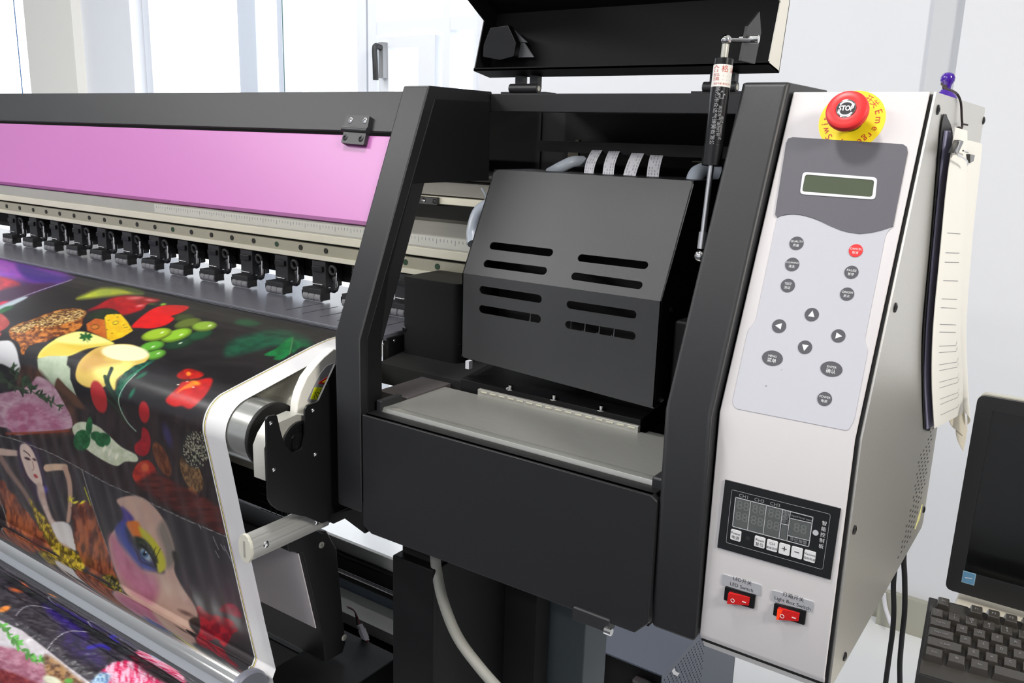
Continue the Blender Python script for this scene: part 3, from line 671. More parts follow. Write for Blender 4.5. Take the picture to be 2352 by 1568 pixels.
def button(px, py, en, cn, m=BTN, rx=16.2, ry=None, ts=1., arrow=None):
    c = SPAN.px(px, py); k = SPAN.scale(px, py); b = MB(); R1 = rx * k * 1.0; R2 = (ry or rx) * k * 1.05 if ry else R1
    b.plate(SPAN, [circ2(c, R1, 36, R2)], .0006, .0011, m)
    if arrow is not None:
        a = arrow; tr = [(c[0] + R1 * .58 * math.cos(a + t), c[1] + R1 * .58 * math.sin(a + t)) for t in (0, 2.2, -2.2)]
        b.plate(SPAN, [tr], .0011, .0013, INKW)
    else:
        b.text(en, SPAN, (c[0], c[1] + R2 * .24), R1 * .50 * ts, INKW, .00125); b.text(cn, SPAN, (c[0], c[1] - R2 * .36), R1 * .46, INKW, .00125)
    return b.build('button', TW)
button(1830, 559, 'QUALITY', '质量', ts=.86); button(1820, 607.5, 'CLEANING', '清洗', ts=.74); button(1810, 656, 'TEST', '测试')
button(1966, 576, 'CANCEL', '取消', BTR, ts=.9); button(1956, 625.5, 'PAUSE', '暂停'); button(1946, 675.5, 'ORIGIN', '原点', ts=.95)
button(1865, 722.6, '', '', arrow=math.pi / 2); button(1790, 749, '', '', arrow=math.pi); button(1926, 771.5, '', '', arrow=0); button(1849.5, 797.5, '', '', arrow=-math.pi / 2)
button(1774.5, 822.5, 'MENU', '菜单', rx=24, ry=17, ts=.62); button(1910, 847.5, 'ENTER', '确认', rx=25.5, ry=17.5, ts=.6); button(1894.5, 916, 'POWER', '电源', rx=16.8, ts=.9)
b = MB()
for q, r in (((1760, 886), 2.2), ((1796, 849), 1.2)): b.plate(SPAN, [circ2(SPAN.px(*q), r * SPAN.scale(*q), 12)], .0006, .0008, INKG)
b.build('pinholes', TW)
# emergency stop
c = SPAN.px(1956, 277); k = SPAN.scale(1956, 277)
b = MB(); RY = 76 * k; b.plate(SPAN, [circ2(c, RY, 64)], 0, .0004, YEL)
ringt = list('开关Emergency') + [' '] + list('Switch') + [' '] + list('急停')
angs = [62, 44, 22, 2, -19, -36, -48, -61, -76, -91, -106, -120, -136, -154, -170, -183, -196, -212, -230, 130, 108]
for ch, a in zip(ringt, angs):
    if ch == ' ': continue
    t = math.radians(a); b.text(ch, SPAN, (c[0] + RY * .80 * math.cos(t), c[1] + RY * .80 * math.sin(t)), .0092 if ord(ch) < 256 else .0078, INKR, .0006, rot=t - math.pi / 2)
b.build('stop_label', TW)
b = MB(); n = SPAN.n; o = SPAN.at(*c, 0)
b.lathe(o, n, [(.011, 0), (.011, .012), (.0125, .013)], PLB, 32)
mr = 51.0 * k * .955
b.lathe(o, n, [(.012, .012), (mr * .80, .013), (mr * .96, .0165), (mr, .0195), (mr * .99, .0222), (mr * .95, .0240), (mr * .86, .0251), (mr * .5, .0258), (mr * .475, .0256), (mr * .47, .0250), (0, .0250)], STOPR, 64); es = b.build('stop_button', TW)
top = Plane(SPAN.at(*c, .0256), SPAN.u, SPAN.v)
b = MB(); rr = mr * .455; b.lathe(SPAN.at(*c, .0255), n, [(rr, 0), (rr * 1.0, .0006), (rr * .94, .0007)], CHR, 40); b.plate(top, [circ2((0, 0), rr * .95, 40)], 0, .0004, INKK)
[b.text('STOP', top, (rr * dx_, rr * dy_), rr * .78, INKW, .0006 + .00001 * k_, sx=.80) for k_, (dx_, dy_) in enumerate([(0, 0), (.03, 0), (-.03, 0), (0, .03), (0, -.03)])]
for s_ in (0, math.pi):
    pts = []
    for i in range(13): t = s_ + math.radians(35 + i * 9.5); pts.append((rr * .88 * math.cos(t), rr * .88 * math.sin(t)))
    for i in range(12, -1, -1): t = s_ + math.radians(35 + i * 9.5); pts.append((rr * .70 * math.cos(t), rr * .70 * math.sin(t)))
    b.plate(top, [pts], .0004, .0006, INKW)
    t = s_ + math.radians(30); e = (rr * .79 * math.cos(t), rr * .79 * math.sin(t)); q = s_ + math.radians(30) - math.pi / 2
    b.plate(top, [[(e[0] + rr * .2 * math.cos(q + d), e[1] + rr * .2 * math.sin(q + d)) for d in (0, 2.1, -2.1)]], .0004, .00065, INKW)
b.build('stop_emblem', TW)

# heater controller display
b = MB(); b.pxplate(FPAN, [(1666.6, 1100.6), (1932, 1167), (1907.7, 1329.5), (1648.5, 1255.6)], 0, .0012, mat('controller_black', (26, 28, 31), .35)); ctl = b.build('controller_plate', TW)
F = FPAN.px
def zc_(x, y): return (1600 + x / 4.1275, 1080 + y / 4.1275)
def line(b, pts, wd, m, h=.0012, closed=False):
    L = [Vector(F(*zc_(*p))) for p in pts]
    if closed: L.append(L[0])
    for p, q in zip(L[:-1], L[1:]):
        d = (q - p).normalized(); nn_ = Vector((-d.y, d.x)) * wd * .5; e = d * wd * .5
        b.plate(FPAN, [[tuple(p - e + nn_), tuple(q + e + nn_), tuple(q + e - nn_), tuple(p - e - nn_)]], h, h + .0002, m)
b = MB()
line(b, [(345, 180), (1262, 408), (1272, 425), (1200, 925), (1185, 932), (292, 680), (285, 665), (338, 188)], .00035, INKG, closed=True)
line(b, [(375, 250), (1108, 440), (1066, 718), (345, 525)], .0007, SLV, closed=True)
for l in ([(518, 288), (487, 562)], [(667, 328), (634, 600)], [(820, 368), (785, 638)], [(893, 388), (860, 662)], [(808, 500), (874, 514)], [(886, 448), (1100, 496)], [(870, 612), (1078, 662)]): line(b, l, .0006, SLV)
b.build('display_outline', TW)
b = MB(); dg = mat('unlit_segment_display', (90, 94, 94), .3, noise=.1, nscale=200)
for q in ([(380, 256), (514, 290), (484, 558), (350, 522)], [(523, 293), (662, 330), (630, 596), (492, 562)], [(672, 332), (814, 368), (782, 634), (640, 598)], [(812, 508), (868, 520), (852, 655), (794, 636)], [(888, 456), (1096, 502), (1074, 654), (876, 608)]):
    b.pxplate(FPAN, [zc_(*p) for p in q], .0012, .0013, dg)
b.build('segment_display', TW)
b = MB()
G2 = mat('faint_segment_print', (112, 116, 116), .4)
for q, s_ in [((445, 335), '88'), ((430, 440), '88'), ((590, 372), '88'), ((575, 480), '88'), ((742, 410), '88'), ((728, 520), '88'), ((985, 550), '88')]: b.text(s_, FPAN, F(*zc_(*q)), .0125, G2, .0014)
for q, s_ in [((453, 243), 'CH1'), ((600, 281), 'CH2'), ((750, 320), 'CH3')]: b.text(s_, FPAN, F(*zc_(*q)), .0046, INKG, .0014, sx=1.1)
b.text('Liquid level state', FPAN, F(*zc_(998, 445)), .0029, INKG, .0014); b.text('液位报警', FPAN, F(*zc_(968, 664)), .0040, INKG, .0014)
for i, ch in enumerate('吸附风力'): b.text(ch, FPAN, F(*zc_(866 - i * 4, 398 + i * 30)), .0037, INKG, .0014)
for i, ch in enumerate('通道显示'): b.text(ch, FPAN, F(*zc_(838 - i * 4, 392 + i * 30)), .0037, INKG, .0014)
for i, ch in enumerate('智能控制板'): b.text(ch, FPAN, F(*zc_(1216 - i * 8, 500 + i * 54)), .0046, INKW, .0014)
b.build('display_lettering', TW)
for q, l1, l2 in [((378, 608), 'Power', '电源'), ((605, 672), 'Reset', '复位'), ((722, 706), 'CH', '通道选择'), ((838, 740), '+', ''), ((956, 772), '−', ''), ((1078, 806), 'Vacuum', '吸附风速')]:
    c_ = Vector(F(*zc_(*q))); b = MB(); h = .0050
    b.plate(FPAN, [roundpoly([(c_.x - h, c_.y - h * 1.05), (c_.x + h, c_.y - h * 1.05), (c_.x + h, c_.y + h * 1.05), (c_.x - h, c_.y + h * 1.05)], .0012)], .0012, .0022, INKW)
    if l2: b.text(l1, FPAN, (c_.x, c_.y + .0018), .0036 if len(l1) < 6 else .0031, INKK, .0023); b.text(l2, FPAN, (c_.x, c_.y - .0026), .0040 if len(l2) < 3 else .0027, INKK, .0023)
    else: b.text(l1, FPAN, tuple(c_), .0095, INKK, .0023)
    b.build('key', TW, bevel=.0003)
b = MB(); b.plate(FPAN, [circ2(F(*zc_(1132, 586)), .0026)], .0012, .0016, SLV); b.plate(FPAN, [circ2(F(*zc_(490, 638)), .0022)], .0012, .0014, INKK); b.build('indicator_lamp', TW)
# rocker switches with labels
RED = mat('red_rocker_plastic', (200, 30, 30), .25, coat=.3); REDL = mat('lit_red_rocker', (235, 60, 25), .25, emit=.5)
def rocker(lab, l1, l2, fr, rk, lit, ctr):
    b = MB(); b.pxplate(FPAN, lab, .0, .0008, mat('silver_tag', (190, 192, 198), .35, metal=.3), .002)
    cx = sum(p[0] for p in lab) / 4; cy = sum(p[1] for p in lab) / 4
    b.text(l1, FPAN, F(cx + 2, cy - 9), .0050, INKK, .0009); b.text(l2, FPAN, F(cx, cy + 5), .0050, INKK, .0009)
    b.build('switch_label', TW)
    b = MB(); b.pxplate(FPAN, fr, 0, .0022, GLB, .001); b.build('switch_frame', TW, bevel=.0005)
    b = MB(); L = [F(*p) for p in rk]; hs = (.0062, .0032, .0032, .0062)
    vs = [FPAN.at(*p, h) for p, h in zip(L, hs)] + [FPAN.at(*p, .002) for p in L]
    b.add(vs, [(0, 1, 2, 3), (0, 4, 5, 1), (1, 5, 6, 2), (2, 6, 7, 3), (3, 7, 4, 0)], RED)
    if lit: b.add([vs[0] + FPAN.n * .0002, vs[0].lerp(vs[1], .24) + FPAN.n * .0002, vs[3].lerp(vs[2], .10) + FPAN.n * .0002, vs[3] + FPAN.n * .0002], [(0, 1, 2, 3)], REDL)
    pO = vs[3].lerp(vs[0], .38).lerp(vs[2].lerp(vs[1], .38), .25); pI = vs[3].lerp(vs[0], .38).lerp(vs[2].lerp(vs[1], .38), .78)
    b.ring(pO + FPAN.n * .0004, FPAN.n, .0017, .0003, INKW, 20, 6); b.box(pI.x - .0018, pI.x + .0018, pI.y - .0008, pI.y - .0002, pI.z - .0003, pI.z + .0003, INKW)
    b.build('red_rocker', TW)
rocker([(1660, 1317), (1750, 1343), (1747, 1368), (1658, 1341)], 'LED开关', 'LED Switch', [(1667, 1345), (1737, 1364), (1733, 1396), (1664, 1375)], [(1678, 1356), (1725, 1369), (1722, 1387), (1675, 1380)], False, 0)
rocker([(1774, 1354), (1870, 1381), (1866, 1405), (1772, 1377)], '灯箱开关', 'Light Box Switch', [(1780, 1383), (1853, 1402), (1849, 1433), (1777, 1410)], [(1791, 1391), (1839, 1405), (1836, 1423), (1788, 1416)], True, 0)

# ---- stand, heater box and cables under the machine
b = MB(); b.box(-.727, -.655, .785, .965, 0, .80, POWD); part(b, 'stand_leg', .002)
b = MB(); b.box(-.722, -.66, .80, .96, .80, .858, BLK); part(b, 'leg_bracket')
b = MB(); b.box(-.668, -.54, .99, 1.06, 0, .857, mat('grey_green_steel', (66, 74, 78), .5)); part(b, 'rear_stand_panel', .002)
b = MB(); b.box(-.655, -.60, .95, .985, .0, .857, BLK); part(b, 'stand_recess')
b = MB(); b.box(-2.5, -.66, .95, .965, .600, .645, POWD); part(b, 'stand_crossbeam', .004)
b = MB(); b.cyl((-2.5, .943, .622), (-.73, .943, .622), .004, CHR, 16); part(b, 'feed_rod')
b = MB(); b.box(-2.5, -.66, .967, .975, .640, .663, mat('pale_grey_trunking', (225, 225, 220), .5)); part(b, 'white_trunking', .001)
b = MB(); b.box(-2.5, -.66, 1.055, 1.06, .555, .568, mat('pale_blue_trunking', (215, 225, 240), .5)); part(b, 'white_trunking', .001)
b = MB(); b.box(-2.5, -.66, 1.061, 1.068, .46, .560, mat('grey_blue_steel', (130, 144, 160), .5)); part(b, 'rear_tray_wall')
b = MB(); b.box(-2.5, -.66, 1.00, 1.06, .475, .497, MATS['pale_grey_trunking']); part(b, 'white_trunking', .001)
b = MB(); b.box(-2.5, -.66, .94, 1.05, .40, .470, POWD); b.cyl((-2.5, .935, .45), (-.73, .935, .45), .008, STEEL, 16); part(b, 'lower_crossbeam', .003)
b = MB(); b.box(-.95, -.82, .735, .90, .50, .55, POWD); part(b, 'side_arm', .002)
b = MB(); b.box(-2.2, -.83, .86, .90, .44, .50, POWD); part(b, 'lower_rail', .002)
hp_ = [(.740, .792), (.783, .790), (.815, .776), (.834, .740), (.849, .573), (.843, .560), (.806, .562), (.803, .600), (.768, .760), (.742, .772)]
b = MB(); b.xprism(hp_, -2.3, -.885, mat('black_heater_shell', (30, 30, 33), .5)); ht = part(b, 'dryer_heater', .002)
b = MB(); 
f0, f1 = Vector((.7683, .756)), Vector((.7975, .622)); dn = Vector((-.977, -.21)) * .0016
b.xprism([tuple(f0 + dn), tuple(f1 + dn), tuple(f1), tuple(f0)], -2.28, -.8935, mat('grey_heater_screen', (226, 220, 226), .5)); b.build('heater_screen', ht)
HE = Plane((-.885, 0, 0), (0, 1, 0), (0, 0, 1))
for q in [(738, 1251), (790, 1464)]: screw(HE, HE.px(*q), .005, ht, CREAM)
b = MB(); b.tube([P(998, 1255, 'y', .80), P(1003, 1310, 'y', .795), P(1018, 1380, 'y', .78), P(1050, 1460, 'y', .77), P(1100, 1530, 'y', .76), P(1170, 1610, 'y', .75)], .0070, CONDG, 14, 8); part(b, 'grey_conduit')
WR = mat('red_wire', (120, 30, 35), .5)
b = MB(); b.tube([P(797, 1392, 'y', .93), P(812, 1400, 'y', .92), P(822, 1420, 'y', .91), P(825, 1436, 'y', .905)], .0012, WR, 8); b.tube([P(799, 1394, 'y', .93), P(815, 1405, 'y', .92), P(820, 1436, 'y', .905)], .0012, GLB, 8)
b.tube([P(843, 1470, 'y', .90), P(860, 1495, 'y', .895), P(880, 1512, 'y', .89), P(892, 1519, 'y', .885)], .0011, WR, 8); wr = part(b, 'heater_lead')
b = MB(); a = P(826, 1434, 'y', .903); c = P(842, 1472, 'y', .903); d = (c - a).normalized(); b.cyl(a, a + d * .009, .0048, FFC, 4); b.cyl(a + d * .008, c - d * .004, .0062, FFC, 4); b.cyl(c - d * .005, c, .005, FFC, 4); b.build('white_connector', wr, smooth=False)

# ------------------------------------------------------------------ printed vinyl: profile, artwork, meshes
def noise2(u, v, seed=0):
    iu = np.floor(u).astype(np.int64); iv = np.floor(v).astype(np.int64); fu = u - iu; fv = v - iv
    fu = fu * fu * (3 - 2 * fu); fv = fv * fv * (3 - 2 * fv)
    def h(a, b):
        n = (a * 374761393 + b * 668265263 + seed * 1442695041) & 0x7fffffff; n = ((n ^ (n >> 13)) * 1274126177) & 0x7fffffff
        return ((n ^ (n >> 16)) & 0xffff) / 65535.
    return (h(iu, iv) * (1 - fu) + h(iu + 1, iv) * fu) * (1 - fv) + (h(iu, iv + 1) * (1 - fu) + h(iu + 1, iv + 1) * fu) * fv
def fbm(u, v, seed=0): return .5 * noise2(u, v, seed) + .3 * noise2(u * 2.1, v * 2.1, seed + 1) + .2 * noise2(u * 4.3, v * 4.3, seed + 2)
class Art:
    """the printed picture: colour per grid vertex; outlines were traced on the sheet as it lies"""
    def __init__(s, pts):
        q = (np.asarray(pts) - CAM) @ RW.T; s.x = q[:, 0] / q[:, 2] * FPX + PPX; s.y = q[:, 1] / q[:, 2] * FPX + PPY
        s.c = np.zeros((len(s.x), 3)); s.w = q[:, 2] < .1
    def put(s, idx, a, c1, c2=None, nz=None):
        col = np.array(c1, float)[None, :].repeat(len(idx), 0)
        if c2 is not None:
            sc, sy, ctr, seed = nz; f = fbm(s.x[idx] / sc, s.y[idx] / sy, seed); f = np.clip((f - .5) * ctr + .5, 0, 1)[:, None]
            col = col * (1 - f) + np.array(c2, float) * f
        s.c[idx] = s.c[idx] * (1 - a[:, None]) + col * a[:, None]
    def poly(s, pts, c1, soft=1.2, c2=None, nz=(12, 12, 2.5, 1), smooth=True, rag=0):
        pts = [Vector((p[0], p[1], 0)) for p in pts]
        if smooth:
            n = len(pts); o = []
            for i in range(n):
                a, b_, c, d = pts[i - 1], pts[i], pts[(i + 1) % n], pts[(i + 2) % n]
                for k in range(4):
                    t = k / 4; o.append(.5 * ((2 * b_) + (c - a) * t + (2 * a - 5 * b_ + 4 * c - d) * t * t + (3 * b_ - a - 3 * c + d) * t ** 3))
            pts = o
        A_ = np.array([(p.x, p.y) for p in pts]); lo = A_.min(0) - soft * 2 - rag; hi = A_.max(0) + soft * 2 + rag
        idx = np.where((s.x > lo[0]) & (s.x < hi[0]) & (s.y > lo[1]) & (s.y < hi[1]))[0]
        if not len(idx): return
        X = s.x[idx]; Y = s.y[idx]
        if rag: X = X + (fbm(s.x[idx] / 9, s.y[idx] / 9, 5) - .5) * rag * 2; Y = Y + (fbm(s.x[idx] / 9, s.y[idx] / 9, 9) - .5) * rag * 2
        ins = np.zeros(len(idx), bool); dist = np.full(len(idx), 1e9)
        for i in range(len(A_)):
            x0, y0 = A_[i - 1]; x1, y1 = A_[i]
            if y0 != y1:
                cnd = ((Y < y0) != (Y < y1)) & (X < (x1 - x0) * (Y - y0) / (y1 - y0) + x0); ins ^= cnd
            dx, dy = x1 - x0, y1 - y0; L2 = dx * dx + dy * dy + 1e-9; t = np.clip(((X - x0) * dx + (Y - y0) * dy) / L2, 0, 1)
            dist = np.minimum(dist, (X - x0 - t * dx) ** 2 + (Y - y0 - t * dy) ** 2)
        sd_ = np.sqrt(dist) * np.where(ins, 1, -1); a = np.clip(sd_ / (2 * soft) + .5, 0, 1)
        k = a > 0; s.put(idx[k], a[k], c1, c2, nz)
    def ell(s, cx, cy, rx, ry, rot, c1, soft=1.2, c2=None, nz=(8, 8, 2.5, 1)):
        m = max(rx, ry) + 2 * soft; idx = np.where((abs(s.x - cx) < m) & (abs(s.y - cy) < m))[0]
        if not len(idx): return
        t = math.radians(rot); dx = s.x[idx] - cx; dy = s.y[idx] - cy; a_ = (dx * math.cos(t) + dy * math.sin(t)) / rx; b_ = (-dx * math.sin(t) + dy * math.cos(t)) / ry
        d = (1 - np.sqrt(a_ * a_ + b_ * b_)) * min(rx, ry); a = np.clip(d / (2 * soft) + .5, 0, 1); k = a > 0; s.put(idx[k], a[k], c1, c2, nz)
    def stroke(s, pts, wd, c1, soft=1., w2=None, alpha=1.):
        p = catmull([(q[0], q[1], 0) for q in pts], 5); A_ = np.array([(q.x, q.y) for q in p]); m = wd + 2 * soft
        lo = A_.min(0) - m; hi = A_.max(0) + m; idx = np.where((s.x > lo[0]) & (s.x < hi[0]) & (s.y > lo[1]) & (s.y < hi[1]))[0]
        if not len(idx): return
        X = s.x[idx]; Y = s.y[idx]; best = np.full(len(idx), -1e9); n = len(A_)
        for i in range(1, n):
            x0, y0 = A_[i - 1]; x1, y1 = A_[i]; dx, dy = x1 - x0, y1 - y0; L2 = dx * dx + dy * dy + 1e-9; t = np.clip(((X - x0) * dx + (Y - y0) * dy) / L2, 0, 1)
            ww = wd + ((w2 if w2 is not None else wd) - wd) * (i - 1 + t) / (n - 1)
            best = np.maximum(best, ww * .5 - np.sqrt((X - x0 - t * dx) ** 2 + (Y - y0 - t * dy) ** 2))
        a = np.clip(best / (2 * soft) + .5, 0, 1) * alpha; k = a > 0; s.put(idx[k], a[k], c1)
    def leaves(s, pts, n, L, Wd, col, seed=1, spread=70):
        p = catmull([(q[0], q[1], 0) for q in pts], 6); rn = random.Random(seed)
        for i in range(n):
            q = p[int(rn.random() * (len(p) - 1))]; a = rn.uniform(-spread, spread) + 90 * rn.choice((1, -1)) * .4
            j = rn.uniform(.7, 1.2); r = math.radians(a); k = rn.uniform(.75, 1.3)
            s.ell(q.x + math.cos(r) * L * .8 * j, q.y + math.sin(r) * L * .8 * j, L * j, Wd * j, a, tuple(min(255, v * k) for v in col), .8)
    def out(s):
        c = np.clip(s.c, 0, 255) / 255.; return np.where(c <= .04045, c / 12.92, ((c + .055) / 1.055) ** 2.4)
Za = lambda L: [(x / 3.92, 600 + y / 3.92) for x, y in L]
Zb = lambda L: [(x / 1.807, 700 + y / 1.807) for x, y in L]
Zc = lambda L: [(x / 2.761, 1000 + y / 2.761) for x, y in L]
Zd = lambda L: [(440 + x / 4.356, 720 + y / 4.356) for x, y in L]
def paint_sheet(A):
    A.c[:] = (27, 24, 27)
    A.put(np.arange(len(A.x)), np.ones(len(A.x)) * .5, (20, 18, 22), (44, 38, 40), (60, 8, 2, 3))
    # dark timber boards of the lower half
    low = [(-400, 890), (60, 905), (250, 925), (480, 960), (480, 1000), (505, 1120), (545, 1300), (600, 1600), (-400, 1600)]
    A.poly(low, (58, 46, 46), 18, (40, 32, 34), (9, 60, 3, 4), smooth=False)
    for x in range(-60, 420, 26): A.stroke([(x, 1000), (x + 14, 1080), (x + 34, 1180)], 8, (72, 60, 60), 5, alpha=.35)
    # violet panel with blossoms, upper left
    A.poly([(-800, 430), (60, 585), (175, 636), (163, 645), (0, 702), (-200, 770), (-800, 900)], (62, 26, 92), 2, (108, 38, 130), (40, 20, 2.5, 5), smooth=False)
    A.poly([(-300, 500), (0, 590), (70, 612), (150, 633), (100, 650), (40, 640), (-100, 640), (-300, 640)], (140, 64, 196), 9, (176, 80, 196), (30, 14, 2, 6))
    A.poly([(40, 605), (120, 628), (160, 640), (110, 652), (60, 640)], (66, 30, 140), 6)
    A.poly([(-40, 640), (0, 635), (45, 650), (40, 663), (0, 668), (-40, 670)], (214, 48, 72), 3, (160, 30, 60), (12, 6, 2, 7))
    A.poly([(30, 658), (70, 652), (125, 652), (90, 668), (40, 690), (0, 696), (0, 670)], (60, 18, 66), 5)
    A.ell(6, 696, 14, 4, -15, (220, 20, 70), 2)
    A.poly([(-60, 728), (0, 701), (50, 682), (62, 684), (20, 706), (-10, 724)], (186, 200, 212), 2)
    A.ell(15, 709, 17, 5, -18, (30, 92, 52), 1.5); A.ell(2, 716, 12, 4, -20, (40, 110, 60), 1.5)
    A.stroke([(-30, 716), (60, 678), (165, 642)], 1.6, (150, 150, 165), .6)
    # soft peppers
    A.poly(Za([(690, 335), (790, 285), (900, 243), (1050, 240), (1180, 265), (1290, 290), (1120, 302), (900, 322), (760, 338)]), (186, 194, 52), 5, (160, 180, 60))
    A.poly(Za([(1080, 225), (1200, 235), (1290, 275), (1240, 295), (1150, 262)]), (70, 88, 36), 4)
    A.poly(Za([(790, 445), (900, 385), (990, 335), (1130, 308), (1290, 318), (1440, 345), (1370, 378), (1320, 392), (1280, 435), (1130, 482), (1070, 468), (960, 420)]), (182, 18, 26), 2.5, (140, 10, 22), (16, 8, 2, 3))
    A.ell(310, 684, 16, 3.2, -4, (232, 120, 120), 2.5); A.ell(345, 689, 11, 2.2, 5, (235, 130, 130), 2); A.ell(322, 702, 9, 3, -10, (226, 110, 110), 2)
    A.ell(375, 699, 7, 3, -10, (140, 196, 60), 1.5); A.ell(350, 698, 10, 2, 0, (60, 90, 40), 1.5)
    A.poly(Za([(1185, 590), (1260, 508), (1370, 430), (1480, 396), (1650, 395), (1702, 412), (1660, 450), (1590, 478), (1540, 495), (1572, 515), (1500, 570), (1380, 602), (1260, 600)]), (226, 20, 24), 1.3, (205, 14, 20), (16, 9, 2, 8))
    A.stroke(Za([(1555, 492), (1610, 478), (1680, 440)]), 3, (60, 44, 26), 1)
    # sesame salmon
    A.poly(Za([(88, 610), (180, 560), (300, 520), (430, 468), (560, 432), (700, 425), (775, 458), (745, 520), (738, 580), (650, 640), (500, 682), (380, 730), (260, 762), (213, 840), (188, 820), (178, 745), (98, 690)]), (214, 132, 54), 1.3, (104, 52, 22), (7, 5, 3.5, 11), rag=2)
    A.poly(Za([(110, 600), (300, 530), (560, 440), (700, 428), (770, 460), (720, 520), (560, 560), (400, 600), (330, 570), (220, 640), (120, 640)]), (205, 164, 96), 2, (84, 46, 20), (3.2, 2.4, 4, 12), rag=2)
    rn = random.Random(3)
    for _ in range(170):
        t = rn.random(); x = 100 + t * 650; y = 610 - t * 165 + rn.uniform(-20, 90) * (1 - abs(t - .5)); A.ell(x / 3.92, 600 + y / 3.92, 1.7, 1.0, rn.uniform(-60, 20), (246, 218, 150) if rn.random() < .65 else (50, 26, 14), .5)
    # squash / cheese cubes with parsley
    A.poly(Za([(770, 512), (850, 460), (1000, 425), (1085, 472), (1000, 492), (930, 525), (860, 512)]), (34, 54, 28), 1.5, (20, 30, 20), (4, 4, 3, 1))
    A.poly(Za([(778, 562), (860, 512), (942, 525), (965, 700), (880, 662), (788, 622)]), (206, 112, 40), 1, (180, 86, 30), (8, 8, 2, 2), smooth=False)
    A.poly(Za([(942, 505), (960, 480), (1030, 472), (1088, 476), (1148, 545), (1197, 625), (1100, 685), (1000, 718), (965, 700)]), (244, 208, 30), 1, (226, 176, 20), (8, 8, 2, 2), smooth=False)
    A.ell(218, 750.5, 10, 6, -5, (90, 60, 26), .8); A.ell(218, 750.5, 8, 4.4, -5, (206, 120, 44), .8); A.ell(265.5, 741, 7, 4.4, -20, (110, 96, 20), .8); A.ell(265.5, 741, 5.4, 3, -20, (246, 212, 40), .8)
    for q in [(250, 735), (270, 728), (246, 757), (258, 765), (284, 746), (292, 751), (298, 756), (287, 752), (262, 722)]: A.ell(*q, 1.8, 1.1, -20, (90, 70, 20), .5)
    # grapes
    for cx, cy, rx, ry, ro, c in [(1660, 508, 92, 34, -8, (58, 70, 36)), (1690, 560, 125, 42, -14, (92, 108, 42)), (1795, 668, 125, 42, -16, (22, 74, 44)), (1610, 745, 135, 46, -12, (22, 62, 38)), (1840, 585, 112, 45, -6, (134, 168, 54)), (1400, 842, 96, 42, -15, (100, 170, 56)), (1370, 766, 112, 44, -12, (96, 172, 52)), (1590, 666, 145, 50, -17, (140, 192, 44)), (1412, 660, 140, 52, -13, (156, 192, 44))]:
        d = tuple(v * .62 for v in c); A.ell(cx / 3.92, 600 + cy / 3.92, rx / 3.92, ry / 3.92, ro, d, .9); A.ell((cx - 4) / 3.92, 600 + (cy - 7) / 3.92, rx / 4.5, ry / 4.9, ro, c, 2.2)
    for x, y in [(1890, 578), (1632, 660), (1460, 640), (1378, 768), (1425, 828), (1625, 735)]: A.ell(x / 3.92, 600 + y / 3.92, 4, 1.4, -25, (238, 246, 222), 1)
    # butter, rind, potato roll
    A.poly(Za([(338, 872), (380, 790), (500, 700), (620, 650), (730, 632), (860, 662), (960, 702), (1028, 742), (900, 765), (760, 792), (650, 842), (560, 862), (420, 862)]), (238, 226, 112), 1.2)
    A.poly(Za([(360, 850), (440, 760), (560, 735), (760, 755), (960, 748), (800, 780), (640, 840), (520, 862)]), (226, 198, 74), 4)
    A.poly(Za([(500, 705), (620, 655), (730, 636), (860, 668), (980, 722), (800, 742), (600, 736)]), (246, 240, 150), 3)
    for a in (0, 50, 110, 160, 215, 270, 320): A.ell(197 + 9 * math.cos(math.radians(a)), 773 + 4.5 * math.sin(math.radians(a)), 6.5, 3.2, a, (26, 92, 42), .8)
    A.stroke([(192, 772), (198, 780), (202, 786)], 1.6, (60, 120, 50), .7)
    A.poly(Za([(335, 878), (430, 852), (612, 850), (600, 932), (632, 962), (632, 1060), (690, 1215), (600, 1132), (520, 1050), (490, 1142), (400, 1072), (342, 972)]), (196, 208, 184), 1.2, (170, 186, 160), (20, 20, 2, 3), smooth=False)
    A.poly(Za([(520, 1052), (600, 1135), (690, 1215), (760, 1330), (600, 1270), (560, 1200), (492, 1145)]), (96, 66, 48), 2.5)
    A.poly(Za([(680, 1010), (715, 905), (800, 822), (900, 768), (1040, 745), (1200, 752), (1335, 830), (1330, 880), (1270, 932), (1150, 982), (1050, 1062), (1030, 1155), (960, 1122), (900, 1142), (780, 1132), (700, 1082)]), (222, 190, 96), 1.2)
    A.poly(Za([(860, 900), (1000, 880), (1200, 900), (1150, 982), (1050, 1062), (1030, 1150), (960, 1110), (850, 1040)]), (240, 228, 128), 7)
    A.poly(Za([(900, 800), (960, 880), (1080, 905), (860, 960), (760, 1000), (720, 930), (820, 830)]), (202, 160, 84), 8)
    A.ell(1128 / 3.92, 600 + 822 / 3.92, 54, 18.5, 4, (246, 244, 200), 1.6)
    # garlic, meat edge, ham, brown crust
    A.poly(Za([(-80, 745), (50, 712), (110, 730), (150, 800), (172, 900), (192, 1005), (100, 965), (20, 925), (-80, 900)]), (212, 212, 216), 1.6)
    A.poly(Za([(-80, 480), (0, 468), (50, 500), (86, 560), (20, 622), (-80, 640)]), (206, 96, 92), 1.5, (170, 60, 60), (8, 8, 2, 2)); A.poly(Za([(-80, 640), (0, 640), (4, 670), (-80, 700)]), (196, 84, 90), 2)
    A.poly(Za([(190, 950), (330, 960), (490, 1140), (640, 1250), (700, 1500), (620, 1560), (300, 1570), (200, 1300), (150, 1100)]), (92, 62, 50), 5, (56, 40, 36), (10, 20, 3, 3))
